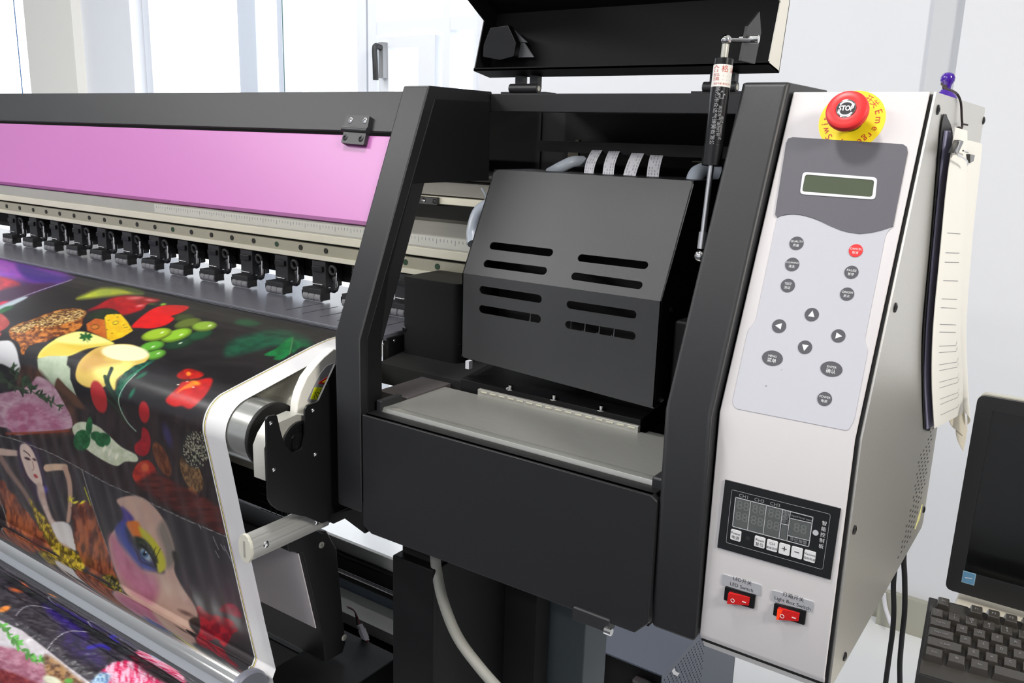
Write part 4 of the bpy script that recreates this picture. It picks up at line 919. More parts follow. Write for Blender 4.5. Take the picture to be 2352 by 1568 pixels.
    A.poly(Za([(-300, 1260), (150, 1160), (280, 1095), (350, 1035), (480, 1120), (560, 1250), (640, 1400), (642, 1500), (500, 1522), (360, 1532), (150, 1565), (60, 1500), (-300, 1420)]), (202, 168, 182), 1.5, (168, 118, 142), (26, 14, 3, 4))
    A.poly(Za([(80, 1330), (260, 1270), (420, 1340), (600, 1480), (360, 1520), (120, 1540), (60, 1440)]), (168, 96, 128), 6, (192, 140, 166), (18, 10, 3, 5))
    A.stroke(Za([(60, 1550), (300, 1545), (620, 1525)]), 5, (140, 62, 40), 1.5)
    # herb sprigs and leaves
    hb_ = (48, 70, 48)
    A.leaves([(-20, 850), (20, 880), (60, 905)], 60, 7, 2, (52, 66, 48), 2); A.leaves(Za([(100, 960), (200, 1060), (280, 1140), (330, 1200), (430, 1250), (560, 1320)]), 46, 8, 2.4, hb_, 4)
    A.stroke(Za([(80, 990), (200, 1080), (300, 1180), (430, 1245), (560, 1325)]), 2, (60, 78, 50), .8)
    A.stroke(Za([(1005, 965), (972, 1060), (1000, 1140), (1050, 1210)]), 9, (24, 50, 42), 1, 3); A.stroke(Za([(945, 1035), (965, 1120), (1020, 1210), (1110, 1360)]), 8, (34, 62, 40), 1, 3); A.stroke(Za([(905, 1125), (960, 1230), (1060, 1340), (1120, 1450)]), 5, (40, 66, 40), 1, 2)
    A.poly(Za([(1045, 1180), (1070, 1080), (1140, 990), (1250, 925), (1390, 885), (1350, 925), (1270, 965), (1200, 1010), (1140, 1090), (1110, 1170), (1070, 1240)]), (22, 92, 70), 1.4, (12, 50, 44), (4, 9, 3, 3), rag=2)
    for k in range(7): A.stroke(Za([(1080 + k * 26, 1150 - k * 24), (1150 + k * 22, 1050 - k * 16), (1290 + k * 10, 960 - k * 8)]), 1.4, (40, 130, 96), .7)
    A.ell(303, 903, 13, 4, -60, (30, 110, 80), 2); A.ell(325, 862, 15, 4, -30, (26, 96, 70), 1.5)
    A.stroke(Za([(1225, 1010), (1130, 1110), (1070, 1225), (1085, 1330), (1150, 1450), (1225, 1530)]), 2.2, (150, 178, 160), .8)
    # red tomatoes, cherry halves, chillies
    A.ell(227, 911, 17, 38, -16, (176, 42, 46), 1.3); A.ell(331, 946, 12, 25, -5, (172, 36, 42), 1.3)
    A.poly(Zb([(590, 510), (612, 520), (625, 560), (618, 610), (590, 628), (562, 610), (560, 580), (585, 555)]), (176, 32, 42), 1.3, (140, 22, 34), (10, 10, 2, 3))
    A.poly(Zb([(550, 700), (575, 655), (615, 645), (645, 680), (650, 735), (628, 768), (590, 755), (560, 730)]), (186, 58, 44), 1.2, (150, 40, 34), (8, 8, 2.5, 3)); A.ell(333, 1073, 9, 10, 0, (206, 96, 60), 3)
    # red pepper with yellow glow
    A.poly(Za([(1490, 1245), (1600, 1135), (1640, 1085), (1740, 1075), (1880, 1048), (1912, 1085), (1850, 1205), (1720, 1325), (1640, 1302), (1560, 1305)]), (206, 28, 26), 2.4, (176, 16, 20), (14, 9, 2, 9))
    A.poly(Za([(1595, 1020), (1690, 965), (1830, 1010), (1780, 1055), (1640, 1062)]), (206, 34, 20), 2.4, (150, 14, 14), (8, 6, 2.5, 9))
    A.ell(1760 / 3.92, 600 + 1095 / 3.92, 11, 5, 10, (252, 150, 24), 2.5); A.poly(Za([(1590, 1185), (1660, 1120), (1740, 1085), (1740, 1130), (1660, 1150)]), (250, 120, 30), 2.5); A.ell(433, 858, 5, 5, 0, (250, 140, 40), 2)
    for q in [(409, 883), (430, 876), (444, 889)]: A.ell(*q, 2.2, 1.1, 0, (255, 235, 220), .8)
    # green leaves at the right
    A.poly(Zd([(428, 92), (470, 60), (560, 52), (650, 78), (700, 102), (600, 126), (500, 115)]), (18, 84, 50), 4)
    A.poly(Zd([(330, 420), (370, 290), (560, 215), (760, 165), (960, 165), (1150, 235), (1200, 310), (1000, 330), (800, 330), (600, 380), (430, 420)]), (14, 58, 42), 7, (20, 84, 58), (22, 10, 3, 3))
    A.poly(Zd([(728, 405), (850, 345), (930, 275), (1012, 232), (1018, 300), (1000, 375), (950, 432), (880, 465), (820, 455), (835, 430), (770, 425)]), (16, 124, 62), 1.2, (10, 92, 46), (10, 10, 2, 3))
    A.poly(Zd([(1012, 240), (1090, 280), (1180, 318), (1080, 345), (1000, 400)]), (18, 110, 62), 3, (10, 70, 42), (9, 7, 2, 3)); A.stroke(Zd([(1014, 236), (1000, 320), (980, 410)]), 1.2, (130, 170, 110), .7)
    for k in range(6): A.stroke(Zd([(600 + k * 60, 300 - k * 14), (720 + k * 40, 250 - k * 8), (880 + k * 20, 200)]), 1, (24, 96, 70), 1, alpha=.5)
    # white mushrooms with basil
    A.poly(Zb([(300, 510), (335, 485), (400, 500), (450, 540), (505, 590), (565, 622), (568, 650), (520, 650), (482, 668), (420, 640), (360, 600), (320, 560)]), (214, 220, 196), 1.2, (190, 198, 170), (9, 9, 2.5, 6))
    for cx, cy, rx, ry, ro in [(340, 562, 35, 44, 10), (427, 560, 32, 30, 0), (370, 505, 13, 40, 5), (400, 545, 25, 20, 20)]: A.ell(cx / 1.807, 700 + cy / 1.807, rx / 1.807, ry / 1.807, ro, (44, 118, 66), 1, (24, 80, 44), (6, 6, 3, 2))
    for q in [(268, 1048), (252, 1040), (240, 1030)]: A.ell(*q, 3, 8, 20, (238, 238, 214), 1)
    # nuts, seeded roll, red boards
    A.ell(672 / 1.807, 700 + 640 / 1.807, 15, 42, -24, (122, 72, 46), 1.2, (84, 46, 32), (4, 12, 3, 2)); A.ell(795 / 1.807, 700 + 700 / 1.807, 21, 46, -24, (140, 108, 72), 1.2, (86, 62, 42), (4, 8, 4, 3)); A.ell(803 / 1.807, 700 + 800 / 1.807, 12, 26, -20, (160, 104, 60), 1.2, (130, 82, 46), (5, 9, 2, 3))
    A.ell(447, 1032, 32, 44, -15, (46, 44, 42), 3)
    rn = random.Random(9)
    for _ in range(230):
        t = rn.uniform(0, 6.28); r = rn.random() ** .5; A.ell(447 + 30 * r * math.cos(t) + 4, 1032 + 42 * r * math.sin(t), 1.9, 1.0, rn.uniform(0, 90), (172, 170, 146), .5)
    A.poly(Zb([(640, 690), (740, 745), (850, 800), (930, 850), (946, 962), (870, 925), (760, 870), (640, 800), (560, 740)]), (98, 44, 38), 5, (66, 30, 30), (30, 5, 3, 3), smooth=False)
    A.ell(385, 1000, 8, 26, -18, (60, 52, 92), 4)
    # lower left picture: woman with raised arms among orange feathers
    PA = [(-500, 800), (0, 1000), (43, 1011), (188, 1078), (222, 1190), (282, 1358), (330, 1520), (-500, 1500)]
    A.poly(PA, (66, 60, 62), 1, (46, 42, 46), (16, 60, 2.5, 12), smooth=False)
    for x in range(-10, 180, 21): A.stroke([(x, 1030), (x + 16, 1090), (x + 30, 1170)], 7, (84, 76, 78), 4, alpha=.4)
    A.poly([(-500, 950), (-40, 1120), (60, 1240), (60, 1500), (-500, 1500)], (40, 34, 38), 12, smooth=False)
    A.stroke(Zc([(-80, 90), (20, 105), (105, 112)]), 19, (194, 168, 156), 1.5, 13); A.stroke(Zc([(5, 140), (60, 230), (150, 350), (195, 430)]), 13, (150, 122, 112), 2.5, 8, .8)
    A.poly(Zc([(170, 30), (230, 70), (270, 170), (290, 300), (300, 420), (240, 420), (190, 320), (130, 230), (110, 110), (130, 50)]), (70, 52, 64), 3, (50, 40, 70), (8, 20, 2, 4))
    A.poly(Zc([(130, 60), (170, 55), (215, 110), (250, 210), (270, 310), (232, 312), (180, 260), (150, 190), (128, 120)]), (216, 192, 182), 1.6)
    A.ell(63, 1053, 7, 3, 22, (70, 44, 50), 1.2); A.ell(79, 1055, 4.5, 2.4, 30, (70, 44, 50), 1.2); A.stroke(Zc([(150, 95), (175, 112), (190, 130)]), 2, (66, 40, 40), .8); A.ell(82, 1093, 6, 3.4, 42, (170, 74, 74), 1); A.stroke(Zc([(205, 165), (215, 205), (205, 222)]), 1.6, (150, 110, 100), .8)
    A.ell(103, 1125, 7, 9, 30, (80, 66, 150), 3)
    A.poly(Zc([(235, 300), (275, 320), (300, 430), (345, 540), (410, 550), (440, 640), (470, 700), (400, 720), (340, 620), (280, 480), (240, 380)]), (206, 186, 176), 2.5, (180, 150, 140), (14, 16, 2, 3))
    A.stroke(Zc([(300, 205), (350, 200), (410, 200)]), 17, (210, 178, 152), 1.5, 14); A.stroke(Zc([(412, 205), (440, 300), (445, 430), (432, 540)]), 12, (186, 150, 132), 1.5, 9)
    A.poly(Zc([(330, 560), (430, 555), (468, 640), (480, 730), (420, 690), (370, 660)]), (212, 208, 206), 2)
    OR = ((168, 92, 56), (84, 42, 36))
    A.poly(Zc([(-200, 200), (0, 275), (60, 345), (120, 420), (190, 510), (250, 590), (290, 650), (330, 720), (240, 690), (120, 610), (40, 560), (20, 440), (-200, 380)]), OR[0], 2, OR[1], (9, 26, 3, 5), rag=5)
    A.poly(Zc([(455, 480), (470, 440), (525, 420), (560, 430), (600, 445), (640, 560), (680, 690), (730, 870), (770, 970), (660, 910), (560, 850), (500, 760), (470, 640)]), OR[0], 1.6, OR[1], (10, 28, 3, 8), rag=5)
    A.poly(Zc([(185, 400), (240, 470), (300, 540), (340, 620), (390, 690), (480, 740), (540, 830), (500, 850), (420, 800), (340, 730), (280, 640), (240, 560)]), (196, 172, 48), 2, (92, 76, 30), (5, 9, 4, 3), rag=3)
    A.leaves(Zc([(430, 400), (470, 430), (530, 430)]), 10, 6, 1.6, (196, 184, 50), 3); A.stroke(Zc([(535, 330), (550, 370), (575, 440)]), 2.4, (176, 176, 50), .8)
    A.poly(Zc([(640, 880), (730, 900), (790, 1000), (740, 990), (690, 940)]), (150, 140, 46), 3, (40, 40, 34), (6, 6, 4, 3), rag=3)
    # lower right picture: large painted face
    PB = [(188, 1078), (311, 1138), (521, 1232), (545, 1300), (620, 1600), (330, 1600), (282, 1358), (222, 1190)]
    A.poly(PB, (60, 57, 60), 1, (50, 47, 51), (50, 50, 2, 15), smooth=False)
    for x in range(200, 330, 22): A.stroke([(x, 1080 + (x - 188) * .48), (x + 14, 1160 + (x - 188) * .3), (x + 26, 1210 + (x - 188) * .3)], 7, (84, 80, 84), 5, alpha=.4)
    A.poly(Zc([(740, 410), (800, 385), (880, 385), (950, 425), (1030, 520), (1085, 640), (1112, 760), (1105, 850), (1150, 950), (1235, 1080), (1252, 1150), (1205, 1200), (1245, 1262), (1130, 1225), (1000, 1150), (880, 1070), (790, 990), (740, 880), (700, 750), (692, 650), (750, 570), (800, 520), (770, 460)]), (196, 166, 150), 2, (184, 150, 138), (50, 50, 2, 3))
    A.poly(Zc([(1040, 540), (1092, 660), (1118, 780), (1060, 840), (1040, 720), (1000, 600)]), (128, 118, 110), 7)
    A.poly(Zc([(694, 640), (750, 660), (820, 760), (900, 850), (985, 900), (1000, 1000), (960, 1060), (860, 1000), (780, 920), (720, 800)]), (184, 116, 142), 10, (168, 98, 122), (30, 30, 2, 3))
    A.poly(Zc([(790, 560), (860, 640), (960, 740), (1010, 800), (1040, 870), (960, 850), (860, 760), (790, 670), (740, 600)]), (54, 56, 80), 5)
    A.poly(Zc([(770, 450), (830, 500), (850, 540), (800, 560), (760, 620), (735, 590), (780, 520)]), (78, 64, 140), 3.5); A.poly(Zc([(735, 580), (790, 545), (800, 620), (830, 690), (900, 780), (980, 850), (900, 840), (810, 740), (750, 660)]), (66, 78, 150), 6)
    A.poly(Zc([(805, 548), (870, 545), (895, 590), (900, 650), (860, 660), (820, 600)]), (208, 112, 44), 3); A.poly(Zc([(880, 575), (960, 640), (1030, 740), (1052, 830), (1010, 870), (985, 800), (950, 720), (900, 640)]), (186, 182, 46), 3)
    A.poly(Zc([(850, 640), (920, 660), (980, 740), (1000, 810), (930, 760), (870, 710)]), (60, 70, 48), 3, (30, 34, 30), (5, 5, 3, 3))
    A.ell(335, 1274, 18, 7, 52, (150, 166, 184), 2.2); A.ell(332, 1272, 9, 7, 50, (66, 104, 142), 1.6); A.ell(332, 1272, 4.5, 4, 0, (16, 20, 30), 1); A.ell(335, 1268, 1.5, 1.5, 0, (240, 240, 245), .6)
    A.stroke(Zc([(855, 690), (900, 700), (960, 760), (990, 830)]), 4, (20, 20, 26), 1); A.stroke(Zc([(860, 720), (890, 790), (940, 820), (985, 835)]), 2.6, (34, 26, 50), 1)
    for k in range(7): A.stroke(Zc([(850 + k * 22, 690 + k * 16), (838 + k * 30, 668 + k * 8)]), 1.4, (20, 20, 26), .6)
    A.poly(Zc([(1090, 740), (1130, 740), (1155, 800), (1120, 830)]), (52, 50, 46), 3)
    A.ell(428, 1408, 16, 4, 24, (92, 66, 62), 3); A.poly(Zc([(1200, 1170), (1240, 1150), (1262, 1180), (1255, 1260), (1210, 1215)]), (40, 30, 32), 2.5); A.stroke(Zc([(1085, 1205), (1150, 1215), (1215, 1250)]), 4, (120, 62, 62), 2)
    A.poly(Zc([(1250, 1080), (1330, 1130), (1400, 1145), (1470, 1170), (1508, 1230), (1475, 1262), (1425, 1340), (1380, 1290), (1330, 1300), (1260, 1280), (1270, 1200)]), (176, 26, 44), 1.8, (120, 16, 36), (10, 10, 3, 3), rag=2)
    A.poly(Zc([(1388, 1105), (1440, 1060), (1508, 1088), (1530, 1155), (1470, 1140), (1420, 1120)]), (160, 30, 60), 1.8, (120, 20, 40), (10, 8, 3, 3)); A.poly(Zc([(1270, 1320), (1400, 1360), (1480, 1450), (1380, 1440), (1290, 1380)]), (92, 22, 36), 8)
    for q0, q1 in [((1350, 640), (1385, 720)), ((1365, 730), (1390, 775)), ((1420, 700), (1470, 800)), ((1258, 560), (1275, 590)), ((1400, 690), (1425, 730))]: A.stroke(Zc([q0, q1]), 1.4, (150, 150, 156), .6)
    # hairline seams between the pictures
    A.stroke([(-60, 985), (0, 1000), (43, 1012), (120, 1042), (188, 1078), (250, 1112), (311, 1138), (420, 1190), (524, 1234)], 1.3, (150, 146, 146), .5); A.stroke([(188, 1078), (222, 1190), (282, 1358), (330, 1520)], 1.2, (140, 138, 138), .5); A.stroke([(-40, 1080), (0, 1150), (20, 1210)], 1.3, (150, 148, 140), .6)

def paint_roll(A):
    A.c[:] = (50, 46, 54); A.put(np.arange(len(A.x)), np.ones(len(A.x)), (40, 36, 44), (76, 70, 82), (18, 9, 3, 21))
    A.poly([(-60, 1370), (0, 1335), (60, 1375), (150, 1430), (260, 1500), (380, 1600), (200, 1600), (60, 1470), (-60, 1420)], (62, 56, 66), 6, (36, 32, 40), (14, 5, 3.5, 2))
    A.poly(Zc([(270, 1055), (330, 1060), (420, 1130), (520, 1210), (560, 1290), (470, 1250), (380, 1190), (300, 1120)]), (62, 44, 128), 6, (44, 30, 96), (14, 8, 2, 3)); A.poly(Zc([(380, 1220), (520, 1270), (640, 1380), (660, 1470), (500, 1420), (400, 1330)]), (58, 44, 96), 9, (44, 40, 60), (12, 10, 2, 3))
    A.stroke(Zc([(560, 1345), (640, 1330), (690, 1350)]), 8, (60, 50, 170), 3)
    A.ell(10, 1398, 14, 6, -20, (232, 140, 60), 2); A.ell(36, 1355, 14, 4, 15, (190, 92, 50), 2.5); A.ell(60, 1348, 9, 3, 10, (160, 70, 40), 2.5); A.ell(0, 1306, 10, 3, 0, (214, 130, 60), 2)
    A.stroke(Zc([(100, 1140), (150, 1090), (220, 1078), (330, 1100)]), 1.8, (150, 148, 160), .7); A.stroke(Zc([(295, 1365), (350, 1290), (440, 1240), (560, 1245)]), 1.8, (170, 168, 176), .7)
    A.poly(Zc([(-200, 1090), (0, 1170), (140, 1235), (290, 1350), (440, 1470), (620, 1600), (-200, 1600)]), (206, 202, 208), 1.5, (188, 180, 186), (20, 14, 2, 5), smooth=False)
    A.poly(Zc([(-200, 1340), (60, 1345), (200, 1400), (280, 1460), (290, 1530), (200, 1600), (-200, 1600)]), (190, 138, 156), 3, (160, 96, 118), (20, 10, 3, 4)); A.poly(Zc([(-200, 1470), (0, 1480), (180, 1545), (250, 1600), (-200, 1600)]), (120, 40, 50), 4, (150, 60, 60), (8, 8, 3, 4))
    A.leaves(Zc([(0, 1190), (40, 1250), (90, 1290), (140, 1360), (220, 1430), (270, 1420)]), 44, 8, 3, (84, 150, 66), 6); A.stroke(Zc([(0, 1190), (60, 1270), (140, 1360), (240, 1450)]), 2, (90, 140, 70), .8)
    A.poly(Zc([(285, 1390), (380, 1440), (470, 1520), (560, 1600), (330, 1600), (290, 1500)]), (170, 130, 84), 5, (96, 62, 40), (12, 8, 3, 4)); A.ell(120, 1562, 22, 9, 20, (226, 226, 200), 2); A.ell(158, 1563, 10, 6, 0, (90, 160, 60), 2)
    A.poly(Zc([(590, 1580), (650, 1490), (720, 1440), (830, 1430), (960, 1470), (1060, 1540), (1140, 1620), (590, 1620)]), (214, 36, 92), 3, (240, 190, 214), (5, 12, 4, 3), rag=5); A.poly(Zc([(580, 1560), (640, 1500), (700, 1520), (660, 1600), (580, 1600)]), (190, 220, 236), 3, (90, 130, 180), (5, 8, 3, 3))
    A.poly(Zc([(820, 1400), (880, 1390), (1000, 1450), (1130, 1540), (1180, 1600), (1060, 1560), (940, 1480)]), (188, 34, 76), 3, (90, 30, 50), (9, 5, 3, 4)); A.ell(370, 1555, 60, 9, 28, (74, 60, 66), 4)

# sheet centre line in the (y, z) plane: platen lip -> drum -> down behind the tension bar
DRs = .0436
prof = [(.9180, 1.0500), (.90, 1.0502), (.872, 1.0490), (.852, 1.0462), (.835, 1.0430)]
# straight run to the drum, tangent point at angle th0
th0 = math.radians(101); th1 = math.radians(192)
tan0 = (DC[0] + DRs * math.cos(th0), DC[1] + DRs * math.sin(th0))
for i in range(1, 9):
    t = i / 9; prof.append((.835 * (1 - t) + tan0[0] * t, 1.0430 * (1 - t) + tan0[1] * t))
for i in range(29):
    a = th0 + (th1 - th0) * i / 28; prof.append((DC[0] + DRs * math.cos(a), DC[1] + DRs * math.sin(a)))
endp = (.7150, .598)
l0 = prof[-1]
for i in range(1, 13):
    t = i / 12; prof.append((l0[0] * (1 - t) + endp[0] * t, l0[1] * (1 - t) + endp[1] * t))
BC = (.6755, .5760); BR = .0335
a0 = math.atan2(endp[1] - BC[1], endp[0] - BC[0])
for i in range(1, 14):
    a = a0 - (a0 + 2.2) * i / 13; prof.append((BC[0] + (BR + .0012) * math.cos(a), BC[1] + (BR + .0012) * math.sin(a)))
RC = (.625, .475); RR = .077
prof = np.array(prof)
def resample(p, n):
    d = np.r_[0, np.cumsum(np.hypot(*np.diff(p, axis=0).T))]; t = np.linspace(0, d[-1], n); return np.c_[np.interp(t, d, p[:, 0]), np.interp(t, d, p[:, 1])]
def grid_mesh(name, X, PR_, painter, fix, parent=None, nrm_off=None):
    nu, nv = len(X), len(PR_)
    V = np.zeros((nu, nv, 3)); V[:, :, 0] = X[:, None]; V[:, :, 1] = PR_[None, :, 0]; V[:, :, 2] = PR_[None, :, 1]
    if nrm_off is not None: V = nrm_off(V)
    V = V.reshape(-1, 3); A = Art(V); painter(A); rgb = fix(A.out(), V, A)
    i = np.arange(nu * nv).reshape(nu, nv); Q = np.stack([i[:-1, :-1], i[:-1, 1:], i[1:, 1:], i[1:, :-1]], -1).reshape(-1, 4)
    c = (V.min(0) + V.max(0)) / 2
    me = bpy.data.meshes.new(name); me.vertices.add(len(V)); me.vertices.foreach_set('co', (V - c).ravel())
    me.loops.add(Q.size); me.loops.foreach_set('vertex_index', Q.ravel()); me.polygons.add(len(Q)); me.polygons.foreach_set('loop_start', np.arange(0, Q.size, 4)); me.polygons.foreach_set('use_smooth', np.ones(len(Q), bool))
    me.update(calc_edges=True)
    ca = me.color_attributes.new('print', 'FLOAT_COLOR', 'POINT'); ca.data.foreach_set('color', np.c_[rgb, np.ones(len(rgb))].ravel().astype(np.float32))
    me.materials.append(VINYL); o = bpy.data.objects.new(name, me); link(o, parent, c); return o
XEDGE, XPR = -.888, -.9305
xs = np.r_[np.linspace(XEDGE, XPR - .004, 70)[:-1], XPR - .004 - np.cumsum(np.linspace(.0011, .0030, 620))]
def fix_sheet(rgb, V, A):
    k = V[:, 0] > XPR; rgb[k] = lin((238, 238, 240)); rgb *= .88
    for a, c_, col in [(.0000, .0012, (244, 236, 120)), (.0012, .0020, (60, 60, 150)), (-.0016, 0, (40, 40, 60)), (-.0036, -.0016, (238, 238, 236)), (.0020, .0032, (225, 205, 225))]:
        m = (V[:, 0] > XPR + a) & (V[:, 0] <= XPR + c_); rgb[m] = lin(col)
    # picture ends in black at the leading edge
    return rgb
def ripple(V):
    # slight vertical waves of the hanging web
    x = V[:, :, 0]; z = V[:, :, 2]; a = np.clip((.93 - z) / .12, 0, 1) * np.clip((z - .60) / .08, 0, 1)
    V[:, :, 1] += a * (.0010 * np.sin(x * 150) + .0006 * np.sin(x * 61 + 1)); return V
sheet = grid_mesh('printed_vinyl_sheet', xs, resample(prof, 470), paint_sheet, fix_sheet, nrm_off=ripple)
meta(sheet, 'glossy printed vinyl sheet of food and faces feeding over the steel drum', 'vinyl banner')

# tension bar resting in the web
TB = empty('tension_bar', (-1.7, BC[0], BC[1]), 'long polished steel tension bar lying across the foot of the printed sheet', 'metal bar')
b = MB(); b.cyl((-2.6, *BC), (-.905, *BC), BR, CHR, 64); b.build('steel_tube', TB)
b = MB(); b.lathe((-.905, *BC), (1, 0, 0), [(.0338, -.001), (.0338, .006), (.031, .010), (.012, .0105), (.012, .016), (0, .016)], mat('grey_tube_cap', (120, 122, 134), .4, metal=.3), 40); b.build('end_cap', TB)
# take-up roll of finished prints
pr = np.array([(RC[0] + RR * math.cos(a), RC[1] + RR * math.sin(a)) for a in np.linspace(math.radians(-40), math.radians(230), 300)])
def wrinkle(V):
    x = V[:, :, 0]; y = V[:, :, 1] - RC[0]; z = V[:, :, 2] - RC[1]; r = np.hypot(y, z); a = np.arctan2(z, y)
    k = np.zeros_like(a)
    for a_, d_ in ((1.95, .006), (1.50, .004), (1.2, .003)):     # overlapping turns of the loose roll
        da = a - a_ - .05 * np.sin(x * 9 + a_ * 5); k += d_ / (1 + np.exp(-da * 60)) - d_ * .5
    k += .0016 * (fbm(x * 55, a * 9 + x * 30, 3) - .5) * 2
    s_ = (r + k) / r; V[:, :, 1] = RC[0] + y * s_; V[:, :, 2] = RC[1] + z * s_; return V
TR = empty('take_up_roll', (-1.7, RC[0], RC[1]), 'thick loose roll of finished colour prints wound below the tension bar', 'print roll')
grid_mesh('rolled_print', np.linspace(-.93, -2.3, 560), pr, paint_roll, lambda r, V, A: r * .9, TR, wrinkle)
b = MB(); b.cyl((-2.35, *RC), (-.915, *RC), .030, CREAM, 32); b.build('cardboard_core', TR)

# ------------------------------------------------------------------ things on and beside the tower
# purple push-pin magnet
mg = P(2184, 222, 'x', -.172); mz = 1.4002
b = MB(); b.lathe((-.172, 1.045, mz), (0, 0, 1), [(0, 0), (.0118, 0), (.0122, .002), (.0105, .0055), (.006, .009), (.0042, .0125), (.0048, .016), (.0070, .020), (.0072, .0235), (.0055, .0270), (.003, .0285), (0, .0288)], PURP, 40)
m_ = b.build('pin_magnet'); meta(m_, 'glossy purple pin shaped magnet standing on top of the white tower', 'magnet')
STR = mat('dark_string', (48, 38, 42), .8)
b = MB(); zz = -.146
sp_ = [P(2163, 192, 'x', -.175), P(2172, 203, 'x', -.168), P(2186, 208, 'x', -.160), P(2199, 217, 'x', -.151), P(2207, 236, 'x', -.1495), P(2209, 270, 'x', -.148), P(2210, 288, 'x', -.147), P(2207, 296, 'x', -.146), P(2199, 300, 'x', -.146), P(2204, 312, 'x', -.145), P(2216, 330, 'x', -.143), P(2229, 345, 'x', -.1415), P(2235, 358, 'x', -.140)]
b.tube(sp_, .0012, STR, 8, 4); b.tube([P(2209, 284, 'x', -.147), P(2222, 287, 'x', -.146)], .0010, STR, 6, 2); b.sphere(P(2201, 299, 'x', -.146), .0038, STR, 8); b.sphere(P(2170, 200, 'x', -.170), .0026, STR, 8)
s_ = b.build('knotted_string'); meta(s_, 'thin dark knotted string looped from the purple magnet down to the clip', 'string')
# notebook hanging against the side sheet
NB = empty('notebook', (-.146, 1.02, 1.2), 'ruled notebook hanging open on the grey side of the tower', 'notebook')
def leaf(name, col, xoff, pts_l, pts_r, m, curl=lambda t, u: 0., nu=10, nv=26, thick=.0006):
    """paper surface between a left and a right edge traced on the plane x = xoff"""
    Lp = catmull([tuple(P(*q, 'x', xoff)) for q in pts_l], 8); Rp = catmull([tuple(P(*q, 'x', xoff)) for q in pts_r], 8); b = MB(); g = []
    for j in range(nv + 1):
        t = j / nv; a = Lp[int(t * (len(Lp) - 1))]; c = Rp[int(t * (len(Rp) - 1))]
        for i in range(nu + 1):
            u = i / nu; q = a.lerp(c, u); g.append(Vector((q.x + curl(t, u), q.y, q.z)))
    n = nu + 1; N = len(g); vs = g + [q + Vector((-thick, 0, 0)) for q in g]; fs = []
    for j in range(nv):
        for i in range(nu): k = j * n + i; fs += [(k, k + 1, k + n + 1, k + n), (N + k, N + k + n, N + k + n + 1, N + k + 1)]
    for i in range(nu): fs += [(i, N + i, N + i + 1, i + 1), (nv * n + i, nv * n + i + 1, N + nv * n + i + 1, N + nv * n + i)]
    for j in range(nv): k = j * n; fs += [(k, k + n, N + k + n, N + k), (k + nu, N + k + nu, N + k + n + nu, k + n + nu)]
    b.add(vs, fs, m); return b, g, n
b, g, n = leaf('cover', None, -.1505, [(2168, 262), (2160, 320), (2140, 560), (2122, 760), (2121, 900), (2124, 985)], [(2174, 262), (2190, 330), (2185, 560), (2190, 760), (2165, 900), (2135, 990)], mat('black_cover', (20, 20, 22), .5)); b.build('back_cover', NB)
b, g, n = leaf('pages', None, -.1485, [(2172, 300), (2160, 420), (2143, 600), (2130, 760), (2126, 880), (2130, 985)], [(2184, 300), (2184, 420), (2184, 600), (2180, 760), (2175, 880), (2150, 975)], PAPL, nu=4, thick=.0015); b.build('page_block', NB)
cu = lambda t, u: .004 + .006 * math.sin(math.pi * t) * u
b, g, n = leaf('page', None, -.1460, [(2184, 292), (2165, 420), (2148, 600), (2134, 760), (2132, 880), (2138, 982)], [(2212, 300), (2200, 430), (2190, 600), (2186, 760), (2198, 860), (2204, 948)], PAPER, cu)
for j in range(9, 26):
    for i in range(2, 8):
        k = j * n + i
        a, c = g[k] + Vector((.0003, 0, 0)), g[k + 1] + Vector((.0003, 0, 0)); d = Vector((0, 0, -.0006)); b.add([a, c, c + d, a + d], [(0, 1, 2, 3)], mat('grey_rule_ink', (120, 120, 132), .6))
rn = random.Random(5)
for j in range(17, 26):
    k = j * n + 8; a = g[k] + Vector((.0004, 0, .003)); b.text(rn.choice(['28', '15', '8L', '14']), Plane(a, (0, 1, 0), (0, 0, 1)), (0, 0), .006, INKG, .0004)
b.build('ruled_page', NB, smooth=False)
b, g, n = leaf('flap', None, -.143, [(2213, 320), (2205, 430), (2196, 560), (2190, 700), (2200, 860), (2214, 945)], [(2256, 335), (2246, 430), (2232, 560), (2218, 760), (2220, 880), (2223, 975)], PAPER, lambda t, u: .006 * math.sin(math.pi * u)); b.build('turned_page', NB)
b, g, n = leaf('sheet', None, -.1465, [(2178, 945), (2184, 975), (2200, 990), (2212, 1000)], [(2214, 940), (2220, 970), (2222, 985), (2222, 992)], mat('cream_paper', (214, 206, 188), .7), nv=10); b.build('curled_corner', NB)
b, g, n = leaf('sheet', None, -.148, [(2196, 985), (2197, 1000), (2203, 1018), (2212, 1034)], [(2220, 985), (2220, 1000), (2216, 1020), (2213, 1036)], MATS['cream_paper'], nv=8); b.build('cream_page', NB)
# binder clip at the top of the notebook
b = MB(); cp = Plane((-.1375, 0, 0), (0, 1, 0), (0, 0, 1))
b.pxplate(cp, [(2203, 321), (2211, 325), (2197, 356), (2188, 351)], -.004, .001, GLB); b.pxplate(cp, [(2226, 354), (2237, 356), (2234, 370), (2226, 374)], -.004, .001, GLB)
b.tube([P(2204, 324, 'x', -.136), P(2197, 352, 'x', -.135), P(2212, 362, 'x', -.133), P(2221, 370, 'x', -.133), P(2222, 378, 'x', -.134)], .0009, CHR, 8, 4); b.tube([P(2212, 346, 'x', -.137), P(2224, 350, 'x', -.136)], .0008, CHR, 8, 2)
k_ = b.build('binder_clip'); meta(k_, 'small black and chrome clip pinching the notebook pages', 'clip')
